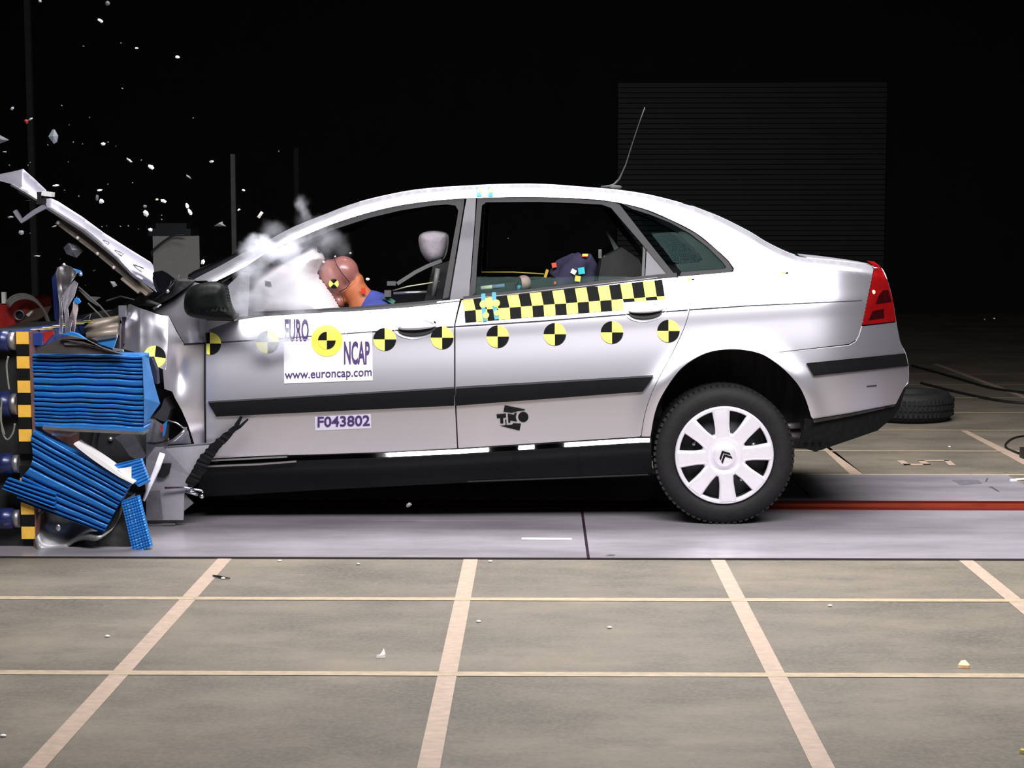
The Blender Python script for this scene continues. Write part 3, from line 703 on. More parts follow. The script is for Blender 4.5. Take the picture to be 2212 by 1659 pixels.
# ------------------------------------------------------------------ wheels
def make_wheel(cx, cy, Y, full=True, logo=True, rot0=5):
    c = P(cx, cy, Y); Ro = 152 * MPP; k = Ro / 152
    ty = MB()
    prof = [(108 * k, .016), (112 * k, .004), (120 * k, -.001), (128 * k, -.003), (138 * k, .002), (145 * k, .012), (149.5 * k, .026), (152 * k, .045), (152 * k, .165), (149 * k, .18), (138 * k, .198), (112 * k, .19), (106 * k, .18), (104 * k, .03)]
    ty.lathe(prof, c, (0, 1, 0), 120, closed=True)
    for s_ in (-1, 1):
        for i in range(72):
            q = 2 * math.pi * (i + (.5 if s_ > 0 else 0)) / 72
            d = Vector((math.cos(q), 0, math.sin(q))); rot = Matrix.Rotation(-q, 3, 'Y') @ Matrix.Rotation(R(12), 3, 'X')
            ty.box(c + d * (149.6 * k) + Vector((0, .036 if s_ < 0 else .172, 0)), (.012, .034, .016), 0, rot)
    for j, yy in enumerate((.07, .1, .13)):
        for i in range(72):
            q = 2 * math.pi * (i + .3 * j) / 72; d = Vector((math.cos(q), 0, math.sin(q)))
            ty.box(c + d * (152 * k), (.008, .022, .02) and (.006, .024, .019), 0) if False else None
    rim = MB()
    rim.lathe([(108 * k, .03), (102 * k, .035), (98 * k, .06), (94 * k, .15), (60 * k, .16)], c, (0, 1, 0), 48)
    rim.lathe([(96 * k, .07), (60 * k, .065), (44 * k, .05), (10 * k, .05), (0, .05)], c, (0, 1, 0), 48)
    for i in range(5):
        q = 2 * math.pi * i / 5 + .3; rim.sphere(c + Vector((math.cos(q) * 68 * k, .055, math.sin(q) * 68 * k)), .012, 1, seg=10, rings=6)
    hc = MB()
    hc.lathe([(97 * k, .02), (97.5 * k, .006), (100 * k, .001), (105 * k, .001), (107 * k, .006), (107 * k, .016)], c, (0, 1, 0), 96)
    hc.lathe([(50 * k, .022), (48 * k, .004), (44 * k, -.001), (39 * k, -.001), (36 * k, .006), (30 * k, .008), (27 * k, .004), (25.5 * k, -.004), (23 * k, -.009), (12 * k, -.011), (0, -.0115)], c, (0, 1, 0), 64)
    for i in range(8):
        q = R(rot0 + 45 * i); er = Vector((math.cos(q), 0, math.sin(q))); et = Vector((-math.sin(q), 0, math.cos(q)))
        V = []; Fc = []; ss = (-1, -1, -.82, -.5, 0, .5, .82, 1, 1); nt_ = 12
        for j in range(nt_ + 1):
            t = j / nt_; r = (40 + 61 * t) * k; hw = (15.2 + 2.8 * abs(t - .35) * 1.2 + 2.2 * t * t) * k
            for a, s_ in enumerate(ss):
                dz = -.004 * math.sin(t * math.pi) - .001
                if a in (0, 8): dz += .022
                elif a in (1, 7): dz += .005
                hx = hw * s_
                V.append(c + er * r + et * hx + Vector((0, dz, 0)))
        m_ = len(ss)
        Fc = [(j * m_ + a, j * m_ + a + 1, (j + 1) * m_ + a + 1, (j + 1) * m_ + a) for j in range(nt_) for a in range(m_ - 1)]
        hc.add(V, Fc, 0, True)
    w = rim.build('wheel', [DKST, ALU], car)
    ty.build('tyre', TYR, w); hcb = hc.build('hubcap', HUB, w)
    if logo:
        em = MB(); r0 = R(28)
        for s_ in (0, 1):
            L = [(-13, 2 - 9 * s_), (-13, -4 - 9 * s_), (0, 8 - 9 * s_), (13, -4 - 9 * s_), (13, 2 - 9 * s_), (0, 14.5 - 9 * s_)]
            L = [(x, y - 1) for x, y in L]; q = []
            for x, y in L:
                X, Z = x * math.cos(r0) - y * math.sin(r0), x * math.sin(r0) + y * math.cos(r0); q.append((X * k * .95, Z * k * .95))
            em.prism([c + Vector((x, -.0135, z)) for x, z in q], (0, .003, 0))
        em.build('chevron_emblem', BKS, w)
    return w
rw = make_wheel(1565, 984, Y0)
rw['label'] = 'rear wheel with an eight-spoke silver hubcap'
# far rear wheel and front wheels
def wheel_copy(w, dx, dy, dz, tilt=0):
    c = w.copy(); COL.objects.link(c); c.location = w.location + Vector((dx, dy, dz))
    if 'label' in c: del c['label']
    for ch in w.children:
        d = ch.copy(); COL.objects.link(d); d.parent = c
    return c
d = wheel_copy(rw, 0, WIDTH - .2, 0)
cR = P(1565, 984, Y0); cF = P(296, 1000, Y0 + .14); cF.z = cR.z
wf_ = wheel_copy(rw, cF.x - cR.x, .14, cF.z - cR.z)
for ch in list(wf_.children):
    if ch.name.startswith('hubcap') or ch.name.startswith('chevron'): bpy.data.objects.remove(ch)
wheel_copy(rw, cF.x - cR.x - .1, WIDTH - .2, 0)

# ------------------------------------------------------------------ crushed front
def wfold(x, y):
    w = wbody(max(x, 400), y) + .0
    return w
def wfl(x, y):        # crumpled wing: ridge that stands out at x = 362
    r = abs(x - 362 - (y - 720) * .0)
    base_ = .0 - .03 * math.exp(-((x - 362) / 50.) ** 2) + .0000 * r
    n_ = noise.noise(Vector((x / 45, y / 55, 3))) * .018 + noise.noise(Vector((x / 22, y / 26, 9))) * .004
    lean = (y - 700) / 100 * -.105
    return base_ + n_ + lean + max(0, 300 - x) / 60 * .12
flap = lin(crv([(281, 657), (300, 665), (322, 672), (344, 680), (363.5, 683.5)], 6) + [(362.5, 718), (360, 781), (357, 800), (338, 791), (331, 772), (300, 763), (267, 754), (269, 740), (271, 728), (270, 700), (272, 681), (277, 658)], 6, True)
fender = patch('crumpled_fender', dedup(flap), SIL, car, wf=wfl, step=5, thick=.004)
disc('target_marker', 334, 771, 24, fender, wf=wfl, off=-.004, clip=None, rot=math.pi / 2 + .12)
def wfac(x, y):
    w = wbody(445, y) + .02 - .075 * max(0, (445 - x) / 83.) ** 1.5
    w += noise.noise(Vector((x / 40, y / 50, 1))) * .002 + .0002 * max(0, y - 742) + .03 * math.exp(-(((x - 386) / 18) ** 2 + ((y - 800) / 40) ** 2))
    return w
fac = dedup(lin([(364.5, 684), (380, 715), (397, 744), (443.5, 741), (443.5, 866), (445, 990), (432, 992), (418, 954), (407, 919), (392, 885), (378, 860), (372, 846), (355, 840), (352, 800), (359, 781), (362.5, 718)], 7, True))
patch('fender_rear', fac, SIL, car, wf=wfac, step=6, thick=.004)
def wcowl(x, y):
    w = wbody(max(x, 440), y) + .05 * max(0, (430 - x) / 60.)
    return w + .10 * max(0, 1 - max(0, y - (ytop(x) if x > 374 else 640 + (374 - x) * .42)) / 26) ** 2
cowl = dedup(lin([(414, 606), (420, 610), (432, 612), (458, 612), (452, 640), (448, 712), (443.5, 720), (443.5, 739), (398, 742), (382, 714), (366, 684), (346, 679), (326, 671), (330, 664), (344, 655), (368, 645), (385, 634), (402, 616)], 6, True))
patch('fender_top', cowl, SIL, car, wf=wcowl, step=5, thick=.004)
band([(397, 744.5), (443, 741.5)], 3, LINE, 'crease_line', car, off=-.002, wf=wfac)
patch('fender_grey_edge', dedup(lin([(262, 672), (273, 672), (272, 700), (270, 740), (264, 756), (252, 755), (250, 700), (258, 696)], 6, True)), STEEL, car, wf=lambda x, y: .06 + .02 * math.sin(x / 3), step=4, thick=.01)
br = MB(); br.box(P(265, 672, YB + .04), (.03, .03, .05), 0); br.build('bracket', ALU, car); br = MB(); br.tube([P(318, 650, YB + .1), P(345, 660, YB + .08), P(332, 668, YB + .08)], .009, 8)
br.build('bracket', ALU, car)
# engine bay darkness
eb = MB(); eb.prism([P(x, y, YB + .30) for x, y in [(90, 700), (200, 690), (300, 640), (380, 640), (430, 720), (430, 1060), (300, 1130), (120, 1120), (80, 900)]], (0, 1.1, 0))
eb.build('engine_bay', mat('engine_dark', (.006, .006, .006), .85, var=.6, vscale=14), car)
ds = MB(); ds.prism([P(x, y, YB + .32) for x, y in [(432, 640), (470, 612), (540, 600), (556, 640), (556, 760), (432, 760)]], (0, 1.1, 0))
ds.build('dashboard', mat('dash_grey', (.15, .14, .15), .6, var=.25, vscale=9), car)
band([(474, 612), (500, 596), (529, 577)], 5, mat('dash_seal', (.05, .045, .05), .6), 'pillar_seal', car, off=.03)
scu = patch('mirror_sail', lin([(487, 622), (525, 586), (540, 590), (535, 686), (505, 690)], 8, True), mat('sail_grey', (.15, .145, .17), .5, var=.15, vscale=10), front_door, off=.02, thick=.006, step=8)
wp = MB(); wp.tube([P(333, 646, YB + .12), P(372, 616, YB + .12), P(386, 594, YB + .1)], [.006, .008, .002], 8); wp.tube([P(326, 652, YB + .1), P(378, 612, YB + .1)], .006, 8)
wp.tube([P(388, 594, YB + .1), P(374, 622, YB + .1)], [.002, .011], 8); wp.sphere(P(361, 629, YB + .08), .010, 1)
wp.build('wiper', [BLK, ALU], car)
ck = MB(); ck.prism([P(x, y, YB + .14) for x, y in [(300, 640), (330, 630), (372, 606), (414, 608), (400, 622), (366, 645), (330, 662), (300, 660)]], (0, .9, 0))
ck.build('scuttle', mat('scuttle_black', (.02, .02, .022), .6, var=.6, vscale=30, bump=.5, bscale=40), car)
# mirror
mp = crv([(399, 640), (405, 628), (418, 617), (440, 610.5), (467, 609.5), (481, 614), (488, 626), (491, 645), (497, 664), (508, 684), (505, 691), (480, 692), (444, 690), (412, 684), (400, 674), (397, 658)], 6, True)
def wmir(x, y):
    d_ = edist((x, y), mp) if inside((x, y), mp) else 0
    t = min(1, d_ / 30)
    return -.10 - .07 * math.sqrt(max(0, 1 - (1 - t) ** 2)) + (.004 if abs(y - (670 - (x - 440) * .05)) < 1.6 else 0)
mirror = patch('door_mirror', mp, mat('mirror_black', (.003, .004, .004), .5, 0, 0, spec=.15, var=.3, vscale=20, bump=.1, bscale=60), car, wf=wmir, step=5, thick=.07)
ms = MB(); ms.prism([P(x, y, YB - .04) for x, y in [(440, 680), (505, 680), (506, 694), (446, 692)]], (0, .13, 0)); ms.build('mirror_foot', BLK, mirror)
# hood
HDIR = Vector((-.45, 1.2, .0))
def whood(x, y): return .02
h1 = lin([(-30, 383), (0, 376), (30, 370), (50, 365), (74, 386), (100, 411), (96, 425), (86, 437), (50, 412), (23, 397), (0, 391), (-30, 390)], 7, True)
h2 = lin([(96, 430), (110, 428), (127, 436), (180, 470), (226, 504), (275, 535), (325, 566), (330, 572), (333, 585), (329, 600), (331, 615), (338, 631), (294, 599), (249, 553), (176, 496), (120, 458), (101, 448)], 7, True)
def hfun(top):
    def f(x, y):
        t = interp(top, x); d_ = max(0, y - t)
        return .02 + .14 * max(0, 1 - d_ / 42) ** 1.7 + noise.noise(Vector((x / 60, y / 30, 2))) * .012
    return f
top1 = [(-30, 383), (0, 376), (50, 365), (74, 386), (100, 411)]; top2 = [(96, 430), (110, 428), (127, 436), (180, 470), (226, 504), (325, 566), (340, 575)]
SILH = mat('hood_paint', (.42, .40, .48), .4, .7, .5, var=.05, vscale=40)
hood = patch('hood', dedup(h1), SILH, car, wf=hfun(top1), step=6, thick=.004)
hb = patch('hood_rear_half', dedup(h2), SILH, hood, wf=hfun(top2), step=6, thick=.004)
for tp, f in ((top1, hfun(top1)), (top2[:-1], hfun(top2))):
    q = lin(tp, 10); n = len(q); V = [S(x, y, 0, f) for x, y in q]; V += [v + HDIR for v in V]
    mesh('hood_skin', V, [(i, i + 1, n + i + 1, n + i) for i in range(n - 1)], SILH, hood, smooth=True)
hf = MB()
def strip3(pts, wd_, Y, m, mb, thick=.008):
    pts = lin(pts, 12); A = []; B = []
    for i, p in enumerate(pts):
        a, b_ = pts[max(0, i - 1)], pts[min(len(pts) - 1, i + 1)]; dx, dy = b_[0] - a[0], b_[1] - a[1]; L = math.hypot(dx, dy) or 1
        w2 = (wd_(i / (len(pts) - 1)) if callable(wd_) else wd_) / 2
        A.append(P(p[0] + dy / L * w2, p[1] - dx / L * w2, Y)); B.append(P(p[0] - dy / L * w2, p[1] + dx / L * w2, Y))
    n = len(pts); V = A + B + [v + Vector((0, thick, 0)) for v in A + B]
    mb.add(V, [(i, n + i, n + i + 1, i + 1) for i in range(n - 1)] + [(i, i + 1, 2 * n + i + 1, 2 * n + i) for i in range(n - 1)] + [(n + i, 3 * n + i, 3 * n + i + 1, n + i + 1) for i in range(n - 1)] + [(0, 2 * n, 3 * n, n), (n - 1, 2 * n - 1, 4 * n - 1, 3 * n - 1)], m)
strip3([(102, 450), (176, 497), (249, 556), (290, 598), (304, 606)], 5, YB + .0, 0, hf, .06)
strip3([(86, 437), (55, 417), (23, 399)], 4, YB + .0, 0, hf, .06)
strip3([(80, 438), (52, 420), (40, 414)], 6, YB + .06, 0, hf, .03)
hf.build('hood_flange', ALU, hood)
hf = MB(); strip3([(122, 479), (203, 540), (294, 615), (318, 636)], 9, YB + .05, 0, hf, .1); strip3([(262, 601), (300, 632)], 6, YB + .03, 0, hf, .06)
hf.build('hood_frame', TAN, hood)
for (x, y) in ((126, 481), (168, 514), (211, 548), (246, 578)): hf = MB(); hf.sphere(P(x, y, YB + .045), .009, seg=8, rings=6); hf.build('hood_clip', mat('clip_bright', (.8, .74, .7), .4, .3, var=.1, vscale=20), hood)
zb = MB(); strip3([(96, 446), (74, 458), (46, 478), (38, 466), (31, 455)], lambda t: 11 - 3 * t, YB - .01, 0, zb, .02)
zb.build('hood_bracket', SILH, hood)
hn = MB(); hn.box(P(104, 419, YB - .01), (.045, .05, .02), 0, Matrix.Rotation(R(8), 3, 'Y')); hn.box(P(90, 427, YB), (.03, .04, .05), 1)  # white box paints the bright highlight on the hood fold
hn.build('hood_fold_highlight', [mat('highlight_white', (.95, .93, .95), .2, .3), BLK], hood)
cav = MB(); cav.prism([P(x, y, YB + .05) for x, y in [(331, 588), (340, 586), (352, 592), (370, 606), (364, 618), (348, 632), (338, 631), (330, 615), (328, 600)]], (0, .1, 0))
cav.build('hood_hinge_cover', GLB, hood)
for (x, y, a_, sz) in ((230, 522, .6, 7), (258, 545, .6, 10), (300, 577, .6, 12)):
    tri = MB(); L = [(x - sz, y - sz * .5), (x + sz * .9, y + sz * .2), (x + sz * .5, y + sz * .8), (x - sz * .5, y)]
    tri.tube([S(px, py, -.004, hfun(top2)) for px, py in L + L[:1]], .0022, 6); tri.build('hood_dent', ALU, hood)


# front lower torn parts
pn = MB(); pn.prism([P(x, y, YB - .04 + (.02 if x < 350 else 0)) for x, y in [(355, 966), (459, 958), (437, 993), (413, 1029), (398, 1068), (396, 1123), (316, 1124), (314, 1041), (316, 990), (335, 966)]], (0, .012, 0))
pnl = pn.build('torn_bumper_panel', mat('panel_silver', (.44, .42, .47), .45, .4, .2, var=.2, vscale=6), car)
q = MB(); q.prism([P(x, y, YB - .046) for x, y in [(340, 1001), (370, 1001), (365, 1024), (355, 1033), (340, 1031)]], (0, .006, 0)); q.build('fog_lamp_hole', BLK, pnl)
q = MB(); q.prism([P(x, y, YB - .046) for x, y in [(316, 1062), (345, 1060), (352, 1124), (316, 1124)]], (0, .005, 0)); q.build('panel_shadow', STEEL, pnl)  # grey patch paints the shadow on the panel's lower left
q = MB(); q.prism([P(x, y, YB - .03) for x, y in [(400, 1068), (418, 1087), (396, 1105)]], (0, .01, 0)); q.build('torn_tab', STEEL, pnl)
q = MB(); strip3([(316, 1134), (378, 1133)], 4, YB - .04, 0, q, .05); q.build('lower_lip', STEEL, pnl)
q = MB(); strip3([(355, 966), (459, 957.5)], 1.8, YB - .044, 0, q, .02); q.build('panel_edge', ALU, pnl)
rd_ = MB(); rd_.tube([P(351, 979, Y0 - .42), P(340, 1010, Y0 - .43), P(325, 1045, Y0 - .45), P(310, 1082, Y0 - .47)], [.0125, .0135, .010, .006], 12); rd_.build('bent_white_rod', mat('rod_white', (.8, .78, .85), .3, .2, .3), car)
cr = MB(); cr.tube([P(356, 1054, YB - .06), P(398, 1053, YB - .06), P(436, 1060, YB - .06), P(439, 1064, YB - .06)], .0055, 10); cr.sphere(P(436, 1072, YB - .06), .011); cr.tube([P(402, 1060, YB - .05), P(428, 1068, YB - .04)], .010, 8)
cr.build('ball_joint_rod', mat('chrome', (.8, .8, .82), .12, 1), car)
jk = MB()
def sheet(mb, pts, Y, dv=(0, .01, 0), m=0): mb.prism([P(x, y, Y) for x, y in pts], dv, m)
sheet(jk, [(318, 912), (335, 906), (356, 922), (354, 952), (335, 956), (318, 954)], YB + .02, (0, .1, 0)); sheet(jk, [(316, 954), (350, 952), (357, 966), (355, 1000), (316, 1000)], YB + .03, (0, .06, 0))
sheet(jk, [(247, 945), (265, 937), (290, 938), (302, 960), (316, 985), (305, 998), (280, 985), (262, 958)], YB + .03, (0, .05, 0))
sheet(jk, [(318, 905), (333, 906), (327, 930), (322, 955), (316, 955)], YB - .02, (0, .02, 0), 1)
sheet(jk, [(355, 860), (368, 885), (360, 912), (345, 908), (332, 900), (348, 880)], YB + .02, (0, .1, 0), 2)
jk.build('bent_bracket', [STEEL, ALU, DKST], car)
jk = MB(); jk.tube([P(355, 961, YB - .03), P(378, 950, YB - .03), P(392, 938, YB - .03), P(402, 926, YB - .03)], [.004, .009, .009, .008], 8); jk.tube([P(362, 908, YB), P(382, 914, YB), P(399, 926, YB)], .004, 6); jk.box(P(400, 926, YB - .03), (.012, .02, .012)); 
sheet(jk, [(362, 960), (405, 930), (412, 958)], YB + .01, (0, .01, 0)); jk.build('bent_arm', ALU, car)
jk = MB(); sheet(jk, [(350, 918), (362, 908), (356, 940), (352, 944)], YB - .01, (0, .01, 0)); sheet(jk, [(346, 920), (352, 918), (352, 932), (347, 934)], YB - .012, (0, .01, 0), 1); jk.build('coloured_tab', [BLUS, REDP], car)
# torn liner
tl = MB(); random.seed(3)
def ragged(pts, wds, Y, mb):
    A = []; B = []
    pp = lin([(x, y, w) for (x, y), w in zip(pts, wds)], 5)
    for i, (x, y, w) in enumerate(pp):
        a, b_ = pp[max(0, i - 1)], pp[min(len(pp) - 1, i + 1)]; dx, dy = b_[0] - a[0], b_[1] - a[1]; L = math.hypot(dx, dy) or 1
        w1 = w / 2 * random.uniform(.85, 1.15); w2 = w / 2 * random.uniform(.8, 1.2); z = random.uniform(-.003, .003)
        A.append(P(x + dy / L * w1, y - dx / L * w1, Y + z)); B.append(P(x - dy / L * w2, y + dx / L * w2, Y - z))
    n = len(pp); V = A + B + [v + Vector((0, .012, 0)) for v in A + B]
    mb.add(V, [(i, n + i, n + i + 1, i + 1) for i in range(n - 1)] + [(2 * n + i, 2 * n + i + 1, 3 * n + i + 1, 3 * n + i) for i in range(n - 1)] + [(i, i + 1, 2 * n + i + 1, 2 * n + i) for i in range(n - 1)] + [(n + i, 3 * n + i, 3 * n + i + 1, n + i + 1) for i in range(n - 1)])
ragged([(521, 900), (510, 922), (492, 940), (478, 952), (460, 970), (444, 990), (425, 1022), (408, 1048)], [5, 10, 15, 18, 20, 24, 28, 20], YB - .08, tl)
ragged([(535, 906), (518, 922), (508, 928)], [4, 6, 8], YB - .08, tl)
tl.build('torn_arch_liner', mat('liner_black', (.005, .005, .006), .75, var=.4, spec=.15, vscale=40), car)
fs_ = MB(); strip3([(440, 1008), (560, 1003), (640, 997)], 3.5, YB - .012, 0, fs_, .01); strip3([(440, 996), (560, 990), (620, 987)], 3, YB - .004, 0, fs_, .01)
fs_.build('sill_highlight_lines', ALU, sill)  # aluminium strips paint two highlight lines on the glossy sill

# ------------------------------------------------------------------ inside the car
inn = MB()
def seat(mb, px, py, Y, wd_, hh, tilt=.15):
    pass
hr = crv([(904, 514), (912, 503), (930, 499), (950, 500), (966, 508), (964, 540), (956, 560), (944, 567), (930, 568), (916, 556), (907, 538)], 5, True)
def wpill(poly, w0, hgt, rad):
    def f(x, y):
        d_ = edist((x, y), poly) if inside((x, y), poly) else 0
        return w0 - hgt * math.sqrt(max(0, 1 - (1 - min(1, d_ / rad)) ** 2))
    return f
patch('headrest', hr, FAB, car, wf=wpill(hr, .44, .07, 22), step=4, thick=.12)
sb = MB(); sb.prism([P(x, y, YB + .40) for x, y in [(935, 575), (985, 560), (1010, 700), (1000, 960), (820, 985), (812, 950), (930, 920), (905, 700)]], (0, .42, 0)); sb.build('front_seat', INT, car)
sb = MB(); sb.prism([P(x, y, YB + .30) for x, y in [(1300, 560), (1345, 535), (1380, 560), (1420, 640), (1430, 900), (1150, 930), (1150, 880), (1320, 850), (1290, 620)]], (0, 1.2, 0)); sb.build('rear_seat', INT, car)
bt = MB(); strip3([(954, 563), (925, 574), (897, 588), (858, 613)], 8, YB + .32, 0, bt, .004); bt.build('seat_belt', mat('belt_grey', (.10, .10, .10), .7), car)
bt = MB(); bt.tube([P(848, 628, YB + .35), P(880, 619, YB + .35), P(949, 608, YB + .35)], .003, 6); bt.tube([P(850, 634, YB + .33), P(885, 632, YB + .33), P(922, 631, YB + .33)], .007, 6, 1)
bt.box(P(838, 634, YB + .3), (.03, .03, .03), 1); bt.box(P(846, 612, YB + .32), (.04, .03, .02), 1); bt.tube([P(946, 580, YB + .3), P(936, 640, YB + .3)], .012, 8, 2)
bt.build('test_cable', [mat('cable_tan', (.5, .5, .35), .5), ALU, mat('stalk', (.12, .13, .12), .5)], car)
rs = MB(); strip3([(1310, 500), (1322, 520), (1334, 542)], lambda t: 4 + 8 * t, YB + .5, 0, rs, .004); rs.build('seat_belt', mat('belt_teal', (.10, .13, .13), .7), car)
rs = MB(); rs.tube([P(1306, 552, YB + .4), P(1300, 590, YB + .4)], .004, 6); rs.box(P(1296, 548, YB + .4), (.015, .02, .04)); rs.build('belt_buckle', STEEL, car)
# headliner edge / far window surround inside
hl = MB(); strip3([(745, 505), (795, 486), (863, 473), (920, 467), (948, 470), (962, 485), (964, 515)], 9, YB + 1.3, 0, hl, .02); strip3([(1053, 460), (1130, 461), (1207, 471)], 9, YB + 1.3, 0, hl, .02)
if False: hl.prism([P(x, y, YC + .2) for x, y in [(800, 452), (960, 438), (990, 437), (1300, 440), (1300, 447), (960, 447), (850, 462), (750, 492), (745, 484)]], (0, .3, 0)); hl.build('headliner', HEADL, car)

# airbag
ab = crv([(524, 655), (530, 620), (545, 594), (577, 575), (627, 548), (675, 528), (690, 541), (702, 558), (690, 590), (712, 622), (737, 665), (741, 700), (690, 716), (600, 716), (540, 706)], 7, True)
airbag = patch('airbag', ab, BAG, car, wf=wpill(ab, .42, .24, 66), step=4, thick=.0)
mb_ = MB(); V = airbag.data
abb = patch('airbag_back', ab, BAG, airbag, wf=lambda x, y: .42 + .24 * math.sqrt(max(0, 1 - (1 - min(1, (edist((x, y), ab) if inside((x, y), ab) else 0) / 66)) ** 2)), step=9, thick=0)
patch('vent_patch', lin([(572, 606), (585, 609), (587, 619), (573, 616)], 5, True), BKS, airbag, wf=wpill(ab, .41, .24, 66), step=9, thick=0)

def remesh_obj(name, builder, mats, parent, matfn, voxel=.008, smooth_it=4):
    tmp = MB(); builder(tmp); o = tmp.build('tmp', [], None)
    md = o.modifiers.new('r', 'REMESH'); md.mode = 'VOXEL'; md.voxel_size = voxel
    sm = o.modifiers.new('s', 'SMOOTH'); sm.iterations = smooth_it; sm.factor = .5
    bpy.context.view_layer.update(); dg = bpy.context.evaluated_depsgraph_get()
    me = bpy.data.meshes.new_from_object(o.evaluated_get(dg)); bpy.data.objects.remove(o)
    me.name = name; me.materials.clear()
    ob = link(name, me, parent, mats); me.polygons.foreach_set('use_smooth', [True] * len(me.polygons))
    for p in me.polygons: p.material_index = matfn(p.center)
    return ob
# driver dummy
YD = YB + .40
dr_ = empty('crash_test_dummy', P(800, 800, YD), 'adult crash test dummy with brown vinyl head and orange neck, face in the white airbag', 'crash test dummy')
def bd(mb):
    Rm = Matrix.Rotation(R(35), 3, 'Y')
    mb.sphere(P(741, 588, YD), (36 * MPP, .076, 37 * MPP))
    mb.sphere(P(722, 602, YD), (38 * MPP, .072, 46 * MPP), rot=Matrix.Rotation(R(-30), 3, 'Y'))
    mb.sphere(P(703, 592, YD), (17 * MPP, .05, 22 * MPP))
    mb.sphere(P(716, 636, YD), (18 * MPP, .05, 24 * MPP), rot=Matrix.Rotation(R(-35), 3, 'Y'))
    mb.sphere(P(733, 652, YD), (14 * MPP, .045, 16 * MPP))
    mb.sphere(P(697, 620, YD), (9 * MPP, .016, 11 * MPP))                    # nose
    mb.tube([P(758, 618, YD), P(775, 640, YD), P(790, 668, YD)], [.062, .060, .075], 20)
    mb.sphere(P(776, 606, YD), (11 * MPP, .045, 15 * MPP)); mb.sphere(P(788, 640, YD), (20 * MPP, .06, 20 * MPP))
    mb.tube([P(790, 668, YD), P(850, 760, YD + .02), P(890, 900, YD + .05)], [.11, .15, .14], 20)
    mb.tube([P(815, 690, YD - .12), P(760, 790, YD - .14), P(650, 800, YD - .08)], [.05, .042, .03], 14)
    mb.tube([P(815, 690, YD + .18), P(760, 790, YD + .2), P(650, 800, YD + .12)], [.05, .042, .03], 14)
def neckline(x, z):
    return 0
hP = P(755, 610, YD); cP = P(741, 660, YD)
dirn = (cP - P(757, 612, YD)); nv = Vector((dirn.z, 0, -dirn.x)).normalized()
def dmat(c_):
    c_ = c_ + Vector((0, 0, 0)); s_ = (c_ - P(755, 612, YD)).dot(nv)
    a1 = P(779, 590, YD); a2 = P(738, 634, YD); a3 = P(744, 664, YD)
    def right(p, q): return (q.x - p.x) * (c_.z - p.z) - (q.z - p.z) * (c_.x - p.x)
    if c_.z < P(0, 672, YD).z: return 1
    if c_.z > a2.z: return 1 if right(a1, a2) > 0 else 0
    return 1 if right(a2, a3) > 0 else 0
body = remesh_obj('body', bd, [SKIN, ORG], dr_, dmat)
ln = MB(); ln.tube([P(721, 556, YD - .074), P(727, 572, YD - .082), P(740, 592, YD - .086), P(755, 610, YD - .074)], .0018, 6); ln.tube([P(757, 611, YD - .068), P(748, 622, YD - .07), P(733, 631, YD - .066)], .0022, 6)
ln.tube([P(736, 634, YD - .062), P(742, 646, YD - .05), P(744, 660, YD - .045)], .002, 6)
ln.build('head_seam', LINE, dr_)
hm = MB(); hc_ = P(721, 613, YD - .083)
for i in range(4):
    q0 = R(45 + 90 * i); pts = [hc_] + [hc_ + Vector((11 * MPP * math.cos(q0 + R(90) * j / 8), -.0005, 11 * MPP * math.sin(q0 + R(90) * j / 8))) for j in range(9)]
    hm.add(pts, [tuple(range(10))], 1 if i % 2 == 0 else 0)
hm.build('head_target', [YEL, BKS], dr_)
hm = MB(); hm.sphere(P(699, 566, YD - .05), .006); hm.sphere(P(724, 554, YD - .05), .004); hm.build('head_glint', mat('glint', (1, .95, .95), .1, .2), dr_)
hm = MB(); hm.box(P(785, 628, YD - .075), (.018, .01, .026), 0, Matrix.Rotation(R(-15), 3, 'Y')); hm.build('neck_tab', mat('tab_red', (.6, .03, .01), .5), dr_)
def sh_(mb):
    mb.tube([P(765, 668, YD), P(800, 664, YD), P(830, 672, YD)], [.05, .085, .08], 16); mb.tube([P(800, 690, YD - .12), P(825, 668, YD - .02)], [.07, .07], 14)
    mb.tube([P(798, 690, YD), P(850, 760, YD + .02), P(890, 890, YD + .05)], [.13, .17, .16], 20)
remesh_obj('shirt', sh_, [SHIRT], dr_, lambda c_: 0, .012)
hm = MB(); strip3([(828, 641), (838, 646), (852, 654)], 9, YD - .09, 0, hm, .01); hm.build('shoulder_strap', mat('strap_green', (.05, .17, .12), .7), dr_)
# child dummies
YK = YB + .36
cd = empty('child_dummy', P(1225, 800, YK), 'child dummy in navy clothes with coloured patches, rear seat by the window', 'crash test dummy')
def kb(mb):
    mb.tube([P(1185, 690, YK), P(1212, 620, YK), P(1232, 590, YK), P(1252, 566, YK), P(1262, 556, YK)], [.03, .045, .05, .05, .038], 16)
    mb.tube([P(1262, 556, YK), P(1272, 572, YK + .02), P(1262, 640, YK + .05), P(1280, 760, YK + .1)], [.036, .04, .05, .1], 16)
    mb.tube([P(1196, 600, YK + .14), P(1215, 578, YK + .14), P(1245, 562, YK + .08)], [.035, .045, .04], 14)
remesh_obj('body', kb, [NVYC], cd, lambda c_: 0, .008)
PM = [mat('patch_white', (.9, .9, .85), .6), mat('patch_cyan', (.03, .45, .5), .6), mat('patch_yellow', (.8, .6, .08), .6), mat('patch_red', (.55, .07, .03), .6), mat('patch_gold', (.45, .28, .03), .6)]
def sq(x, y, w_, h_, a_, m_, Y=YK - .056):
    pts = []
    for i, j in ((-1, -1), (1, -1), (1, 1), (-1, 1)):
        X, Z = i * w_ / 2, j * h_ / 2; q = R(a_); pts.append(P(x + X * math.cos(q) - Z * math.sin(q), y + X * math.sin(q) + Z * math.cos(q), Y))
    ptc = MB(); ptc.prism(pts, (0, .02, 0)); ptc.build('clothes_patch', PM[m_], cd)
